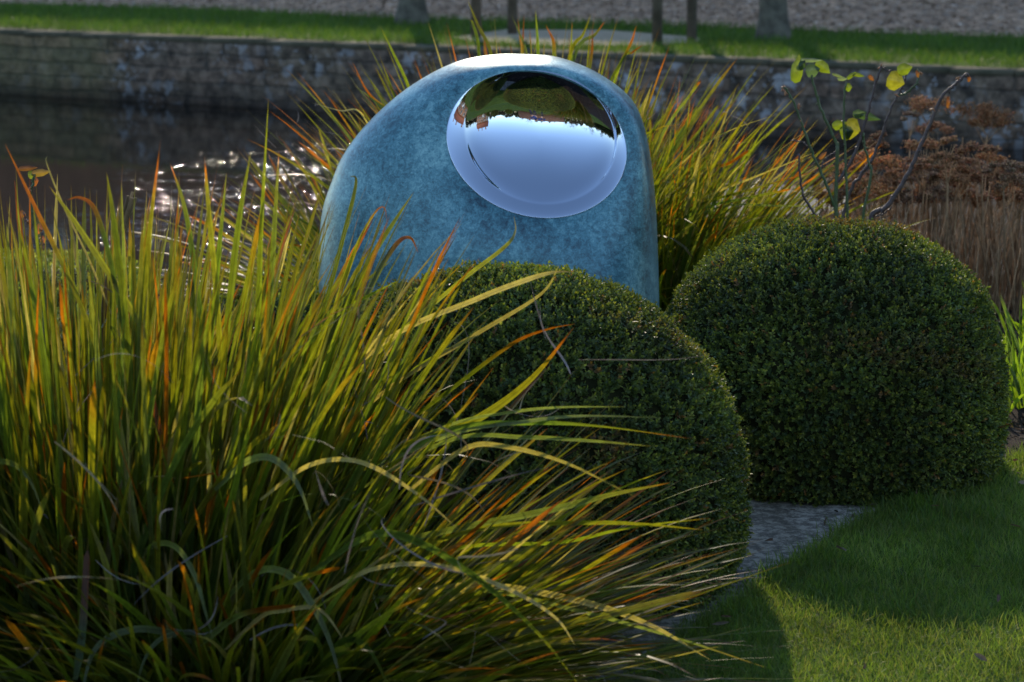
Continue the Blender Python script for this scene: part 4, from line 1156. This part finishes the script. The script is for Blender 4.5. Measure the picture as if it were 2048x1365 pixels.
# near grass beyond the foreground clump and the camera
nq = 70000
pq_ = np.stack([r_.uniform(-0.2, 4.5, nq), r_.uniform(2.2, 8.2, nq), np.full(nq, .011)], 1)
pq_ = pq_[inside_lawn(pq_[:, 0], pq_[:, 1]) & (pq_[:, 0] > 1024 / F * pq_[:, 1] * 1.08) | ((pq_[:, 1] < 4.3) & (pq_[:, 0] > .25))]
grass('side_lawn_grass', pq_, (.02, .045), (.004, .007), GP, 65, lean=.6)
n2 = 60000
pb_ = np.stack([r_.uniform(-12, 18, n2), r_.uniform(-18, 1.0, n2), np.full(n2, .012)], 1)
pb_ = pb_[(pb_[:, 0] > 0.6) | (pb_[:, 1] < -0.8)]
grass('back_lawn_grass', pb_, (.04, .09), (.012, .022), GP, 64, lean=.7)
# far bank grass
n1 = 90000
tt_ = r_.uniform(-3, WL + 4, n1); of = r_.random(n1) ** 1.15 * 6.2 + 0.20
base = np.array(tuple(WA))[None] + np.outer(tt_, np.array(tuple(wd))) + np.outer(of, np.array(tuple(wn)))
gl = np.array([(GA.x, GA.y)]); gdv = np.array([gd.x, gd.y]); gnv = np.array([gn.x, gn.y])
dist_g = (base[:, :2] - gl) @ gnv
edge_w = 0.14 * np.sin(((base[:, :2] - np.array([g0.x, g0.y])) @ gdv) * 2.3 * 60 / (g1 - g0).length)
ok = dist_g < 0.05 + edge_w * .9
padc = [gnd(905, 76), gnd(1010, 61), gnd(1215, 62), gnd(1395, 76), gnd(1405, 84), gnd(1300, 93), gnd(1100, 93), gnd(940, 84)]
ok &= ~in_poly(base[:, 0], base[:, 1], padc)
grass('far_bank_grass', base[ok], (.04, .10), (.004, .008), [(0.045, 0.10, 0.015), (0.06, 0.115, 0.018), (0.035, 0.08, 0.014), (0.085, 0.13, 0.03)], 63, lean=.5)
sheet('paving_pad', [(p_.x, p_.y) for p_ in padc], 0.006, M['pad'])
litter('gravel_litter', 26000, lambda r_, n_: (lambda a, b: np.stack([GA.x + gd.x * a + gn.x * b, GA.y + gd.y * a + gn.y * b, np.full(n_, .008)], 1))(r_.uniform(-3, 16, n_), .05 + r_.random(n_) ** 1.0 * 9),
       [(0.30, 0.22, 0.16), (0.45, 0.36, 0.28), (0.12, 0.08, 0.055), (0.55, 0.48, 0.42)], (.02, .075), zb=.006, seed=4)

# ------------------------------------------------------------------ far side: arbour, trees, house
posts = [gnd(952, 77), gnd(1314, 91), gnd(1025, 69), gnd(1383, 83)]
ab = thing('garden_arbour', (posts[0].x, posts[0].y, 0), 'weathered timber arbour of four square posts on a pale paved pad', 'arbour')
for i, p_ in enumerate(posts):
    mb = MB(); mb.box((p_.x, p_.y, 1.1), (.080 if i != 2 else .078, .08, 2.2), rz=-.2); mb.build('post', M['timber'], ab)
mb = MB()
for a_, b_2 in ((0, 1), (2, 3), (0, 2), (1, 3)):
    pa, pb = posts[a_], posts[b_2]; d = pb - pa; mid = (pa + pb) / 2
    mb.box((mid.x, mid.y, 2.25 + (.0 if a_ == 0 and b_2 == 1 or a_ == 2 else .085)), (d.length + .14, .08, .08), rz=math.atan2(d.y, d.x))
mb.build('top_rail', M['timber'], ab)
mb = MB(); d = posts[1] - posts[0]
for k in range(9):
    q = posts[0].lerp(posts[1], (k + .5) / 9).lerp(posts[2].lerp(posts[3], (k + .5) / 9), .5)
    e = posts[2] - posts[0]
    mb.box((q.x, q.y, 2.41), (e.length + .4, .05, .06), rz=math.atan2(e.y, e.x))
mb.build('roof_slats', M['timber'], ab)

def tree_mesh(base, h, r0, seed, flare=1.5, first=2.4, spread=0.55, levels=4, lean=(0, 0)):
    rr = random.Random(seed)
    tr = MB(); br = MB()
    pts = []; rad = []
    x, y = base.x, base.y
    for i in range(11):
        f_ = i / 10; z = f_ * first
        pts.append(Vector((x + lean[0] * f_ + rr.gauss(0, .012), y + lean[1] * f_, z - .05)))
        rad.append(r0 * (1 + (flare - 1) * math.exp(-f_ * 14)) * (1 - .18 * f_))
    tr.tube(pts, rad, 20)
    def grow(p, d, L, r, lv):
        k = 5; P = [p]; R = [r]; dd = d.normalized()
        for i in range(k):
            dd = (dd + Vector((rr.gauss(0, .14), rr.gauss(0, .14), rr.gauss(.04, .1)))).normalized()
            P.append(P[-1] + dd * L / k); R.append(r * (1 - .45 * (i + 1) / k))
        br.tube(P, R, 7 if lv < 2 else (4 if lv < 3 else 3))
        if lv >= levels: return
        for j in range(4 if lv < 3 else 5):
            i = rr.randint(2, k); a = rr.uniform(0, 2 * PI); o_ = dd.orthogonal().normalized(); o_.rotate(Matrix.Rotation(a, 3, dd))
            nd_ = (dd * rr.uniform(.5, .9) + o_ * rr.uniform(.5, .9) * (spread / .55) + Vector((0, 0, .12))).normalized()
            grow(P[i], nd_, L * rr.uniform(.55, .78), R[i] * .62, lv + 1)
    top = pts[-1]
    for j in range(4):
        a = j * PI / 2 + rr.uniform(-.4, .4)
        grow(top, Vector((math.cos(a) * spread, math.sin(a) * spread, .8)), (h - first) * .42, r0 * .55, 1)
    return tr, br
def tree(base, h, r0, seed, label, group, **kw):
    t = thing('bare_tree', (base.x, base.y, 0), label, 'tree', group)
    tr, br = tree_mesh(base, h, r0, seed, **kw)
    tr.build('trunk', M['bark'], t, smooth=True); br.build('crown', M['crown'], t, smooth=True)
    return t
tree(gnd(822, 48), 6.5, .112, 31, 'grey tree trunk with a swollen foot, left of the arbour posts', 'trees on the far bank', flare=1.75, first=2.6, lean=(.12, 0))
tree(gnd(1545, 78), 6.5, .118, 32, 'pale grey tree trunk on the far grass, to the right of the arbour', 'trees on the far bank', flare=1.5, first=2.6)

def house(origin, ang, Lx, Dy, eaves, ridge, wallmat, nwin, label, name='brick_house', sides=True, storeys=2):
    """facade along local x, front face at local y = 0 facing -y"""
    t = thing(name, origin, label, 'house'); t.rotation_euler = (0, 0, ang)
    def put(mbx, nm, mat, par):
        V = np.concatenate(mbx.v); o = npmesh(nm, V, np.concatenate(mbx.q) if mbx.q else None, mat, None, smooth=False, T=np.concatenate(mbx.t) if mbx.t else None)
        o.parent = par; return o
    mb = MB(); mb.box((0, Dy / 2, eaves / 2), (Lx, Dy, eaves))
    mb.add([(-Lx / 2, 0, eaves), (-Lx / 2, Dy, eaves), (-Lx / 2, Dy / 2, ridge - .1)], None, [(0, 2, 1)])
    mb.add([(Lx / 2, 0, eaves), (Lx / 2, Dy, eaves), (Lx / 2, Dy / 2, ridge - .1)], None, [(0, 1, 2)])
    put(mb, 'walls', wallmat, t)
    mb = MB(); o_ = .35
    A = [(-Lx / 2 - o_, -o_, eaves - .1), (Lx / 2 + o_, -o_, eaves - .1), (Lx / 2 + o_, Dy / 2, ridge), (-Lx / 2 - o_, Dy / 2, ridge), (-Lx / 2 - o_, Dy + o_, eaves - .1), (Lx / 2 + o_, Dy + o_, eaves - .1)]
    A2 = [(x, y, z + .12) for x, y, z in A]
    mb.add(A + A2, [(6, 7, 8, 9), (9, 8, 11, 10), (0, 3, 2, 1), (3, 4, 5, 2), (0, 1, 7, 6), (5, 4, 10, 11), (1, 2, 8, 7), (2, 5, 11, 8), (0, 6, 9, 3), (3, 9, 10, 4)])
    rf = put(mb, 'roof', M['tile'], t)
    for cx in (-Lx * .32, Lx * .05, Lx * .36):
        mb = MB(); mb.box((cx, Dy / 2, ridge + .5), (.9, .7, 2.0)); mb.box((cx, Dy / 2, ridge + 1.56), (1.05, .85, .15))
        put(mb, 'chimney', wallmat, rf)
    for s in range(storeys):
        zc = 1.7 + s * (eaves - 1.0) / storeys
        for i in range(nwin):
            xc = -Lx / 2 + Lx * (i + .5) / nwin
            mb = MB(); W_, H_ = 1.15, 1.65
            for sx in (-1, 1): mb.box((xc + sx * W_ / 2, -.03, zc), (.10, .10, H_ + .1))
            for sz in (-1, 1): mb.box((xc, -.032, zc + sz * H_ / 2), (W_ + .1, .10, .10))
            for q in (-1, 0, 1): mb.box((xc + q * W_ / 4, -.025, zc), (.03, .05, H_)); mb.box((xc, -.024, zc + q * H_ / 4), (W_, .05, .03))
            wn_ = put(mb, 'window', M['white_paint'], t)
            mb = MB(); mb.box((xc, -.003, zc), (W_, .012, H_)); put(mb, 'pane', M['glass'], wn_)
    mb = MB(); mb.box((Lx * .02 if nwin % 2 == 0 else Lx / nwin * .5, -.04, 1.05), (1.0, .08, 2.1)); put(mb, 'door', M['white_paint'], t)
    return t
wa = math.atan2(wd.y, wd.x)
hc = wl(WL / 2 - 9, 0) + wn * 25.5  # unseen house, added and sized to shade the far bank and darken the water
house((hc.x, hc.y, 0), wa, 72, 9, 10.5, 17.0, M['brick_dark'], 12, 'long dark brick house added unseen beyond the gravel as shade and brown water reflection')

# ------------------------------------------------------------------ behind the camera (seen in the mirror bowl)
house((20.0, -15.5, 0), math.radians(180 + 38), 13, 7, 5.6, 9.4, M['brick'], 5, 'orange brick house with white windows, upside down in the mirror bowl')
t = thing('garden_wall', (0, -19, 0), 'red brick garden wall, upside down behind the photographer in the mirror bowl', 'wall')
mb = MB(); mb.box((-1.2, -19, 1.6), (9, .35, 3.2)); mb.build('brickwork', M['brick_dark'], t)
mb = MB(); mb.box((-1.2, -19, 3.26), (9.1, .5, .12)); mb.build('wall_coping', M['tile'], t)
for i, (x, y, s_, ht, txt) in enumerate([(8.0, -12, 1.3, 2.6, 'large clipped yew dome reflected beside the brick garden wall'), (12.5, -14, 1.0, 2.1, 'clipped yew dome reflected next to the brick house'), (4.9, -15.5, .8, 1.8, 'smallest clipped yew dome reflected before the garden wall'), (-9.5, -9, 1.6, 2.6, 'broad clipped yew dome reflected on the right of the mirror bowl')]):
    topiary('yew_dome', (x, y, ht * .45), (s_, s_, ht * .55), 2600, txt, group='clipped yew domes behind the photographer', seed=40 + i, leaf=.09)
for i, (x, y, h, txt) in enumerate([(-13, -14, 8, 'tallest bare tree reflected at the right of the mirror bowl'), (-17, -8, 7, 'bare tree reflected at the far right edge of the mirror bowl'), (-9, -24, 8, 'bare tree reflected above the garden wall'), (3, -30, 9, 'bare tree reflected behind the yew domes')]):
    tree(Vector((x, y, 0)), h, .16, 50 + i, txt, 'bare trees behind the photographer', levels=4)
t = thing('hedge', (-16, -3, 0), 'long clipped hedge along the lawn, reflected at the right rim of the mirror bowl', 'hedge')
V, Q, C = box_foliage((-16, -2, 1.0), (1.0, 11, 1.1), 5000, leaf=.12, zcut=0, power=6, seed=70)
npmesh('foliage', V, Q, M['box_leaf'], t, col=C, smooth=False)
V, Q = uv_dome((-16, -2, 1.0), (1.0, 11, 1.1), 6, zmin=0, scale=.95); npmesh('branch_mass', V, Q, M['core'], t)

# woods added behind the garden to hide the bright horizon sky in the mirror
def woods(name, n_, seed, arc, dist, hgt):
    r_ = np.random.default_rng(seed)
    a = r_.uniform(arc[0], arc[1], n_); d = r_.uniform(dist[0], dist[1], n_)
    top = hgt * (0.45 + 0.75 * vnoise(a * 60 + 50, a * 0 + 3, 0.7, seed) + 0.25 * vnoise(a * 260 + 50, a * 0 + 9, 0.7, seed))
    z = r_.random(n_) ** 0.8 * top
    pos = np.stack([np.sin(a) * d, -np.cos(a) * d, z], 1)
    dd = nrmz(r_.normal(size=(n_, 3)) + np.array([0, 0, .5])); sd = nrmz(np.cross(dd, r_.normal(size=(n_, 3)))); up = np.cross(sd, dd)
    L = r_.uniform(.7, 1.7, n_)
    pal = np.array([(0.05, 0.06, 0.03), (0.09, 0.07, 0.05), (0.04, 0.055, 0.03), (0.12, 0.09, 0.06)])
    V, Q, C = leaves_mesh(pos, dd, sd, up, L, L * .5, pal[r_.integers(0, 4, n_)])
    o = npmesh(name, V, Q, M['dry'], None, col=C, smooth=False); o['kind'] = 'stuff'
woods('screening_woods', 34000, 91, (-1.9, 1.9), (60, 72), 7.0)

# photographer
def skin_body(name, joints, edges, mat, parent, sub=2, off=(0, 0, 0)):
    me = bpy.data.meshes.new(name)
    me.from_pydata([tuple(Vector(j[0])) for j in joints], edges, [])
    o = bpy.data.objects.new(name, me); COL.objects.link(o)
    md = o.modifiers.new('skin', 'SKIN'); sd = o.modifiers.new('sub', 'SUBSURF'); sd.levels = sub; sd.render_levels = sub
    for i, j in enumerate(joints):
        sv = me.skin_vertices[0].data[i]; sv.radius = (j[1], j[2] if len(j) > 2 else j[1]); sv.use_root = (i == 0)
    me.materials.append(mat); o.parent = parent
    return o
py0 = -0.32
ph = thing('person', (0.02, py0, 0), 'person in blue jacket and dark trousers holding a camera, reflected in the mirror bowl', 'person')
J = [((0, 0, .95), .15, .11), ((0, 0, 1.15), .15, .11), ((0, 0, 1.38), .17, .11), ((0, .01, 1.50), .06), ((0, .02, 1.58), .055), ((0, .03, 1.66), .085, .095), ((0, .03, 1.74), .07, .08),
     ((.19, 0, 1.42), .062), ((.25, .12, 1.20), .048), ((.09, .24, 1.46), .034), ((-.19, 0, 1.42), .062), ((-.25, .12, 1.20), .048), ((-.09, .24, 1.46), .034),
     ((.10, 0, .88), .095), ((.12, .02, .50), .065), ((.13, 0, .10), .045), ((.13, .10, .045), .042), ((-.10, 0, .88), .095), ((-.12, .02, .50), .065), ((-.13, 0, .10), .045), ((-.13, .10, .045), .042)]
Ed = [(0, 1), (1, 2), (2, 3), (3, 4), (4, 5), (5, 6), (2, 7), (7, 8), (8, 9), (2, 10), (10, 11), (11, 12), (0, 13), (13, 14), (14, 15), (15, 16), (0, 17), (17, 18), (18, 19), (19, 20)]
skin_body('body', J, Ed, M['skin'], ph)
JJ = [((0, 0, .90), .175, .135), ((0, 0, 1.15), .17, .13), ((0, 0, 1.38), .185, .13), ((0, .0, 1.50), .075), ((.20, 0, 1.42), .078), ((.26, .12, 1.20), .062), ((.12, .215, 1.43), .044), ((-.20, 0, 1.42), .078), ((-.26, .12, 1.20), .062), ((-.12, .215, 1.43), .044)]
skin_body('jacket', JJ, [(0, 1), (1, 2), (2, 3), (2, 4), (4, 5), (5, 6), (2, 7), (7, 8), (8, 9)], M['jacket'], ph)
JT = [((0, 0, .93), .165, .125), ((.10, 0, .84), .11), ((.12, .02, .50), .082), ((.13, 0, .10), .065), ((-.10, 0, .84), .11), ((-.12, .02, .50), .082), ((-.13, 0, .10), .065)]
skin_body('trousers', JT, [(0, 1), (1, 2), (2, 3), (0, 4), (4, 5), (5, 6)], M['jeans'], ph)
for s in (-1, 1):
    for f_ in range(4):
        skin_body('finger', [((s * (.085 - .012 * f_ * .2), .245, 1.475 - .018 * f_), .010), ((s * .075, .285, 1.48 - .018 * f_), .009), ((s * .055, .30, 1.48 - .018 * f_), .008)], [(0, 1), (1, 2)], M['skin'], ph, 1)
    skin_body('thumb', [((s * .085, .23, 1.44), .012), ((s * .06, .22, 1.455), .010), ((s * .045, .215, 1.47), .009)], [(0, 1), (1, 2)], M['skin'], ph, 1)
    mbx = MB(); mbx.tube([Vector((s * .13, -.03, .02)), Vector((s * .13, .04, .03)), Vector((s * .13, .14, .02))], [.045, .05, .038], 10)
    o = mbx.build('shoe', M['black'], None, smooth=True); o.parent = ph
V, Q = uv_dome((0, .015, 1.70), (.098, .115, .10), 2, 20, 12, zmin=1.67)
o = npmesh('hair', V, Q, M['hair'], None); o.parent = ph
mbx = MB(); mbx.box((0, .27 - .02, 1.48), (.12, .06, .09)); mbx.tube([Vector((0, .27, 1.48)), Vector((0, .31, 1.48))], [.035, .035], 14)
camp = thing('photo_camera', (0, py0 + .25, 1.48), 'black camera held up in the hands of the reflected person', 'camera')
o = mbx.build('camera_body', M['black'], None); o.parent = camp; o.location = (0, -.25, -1.48)
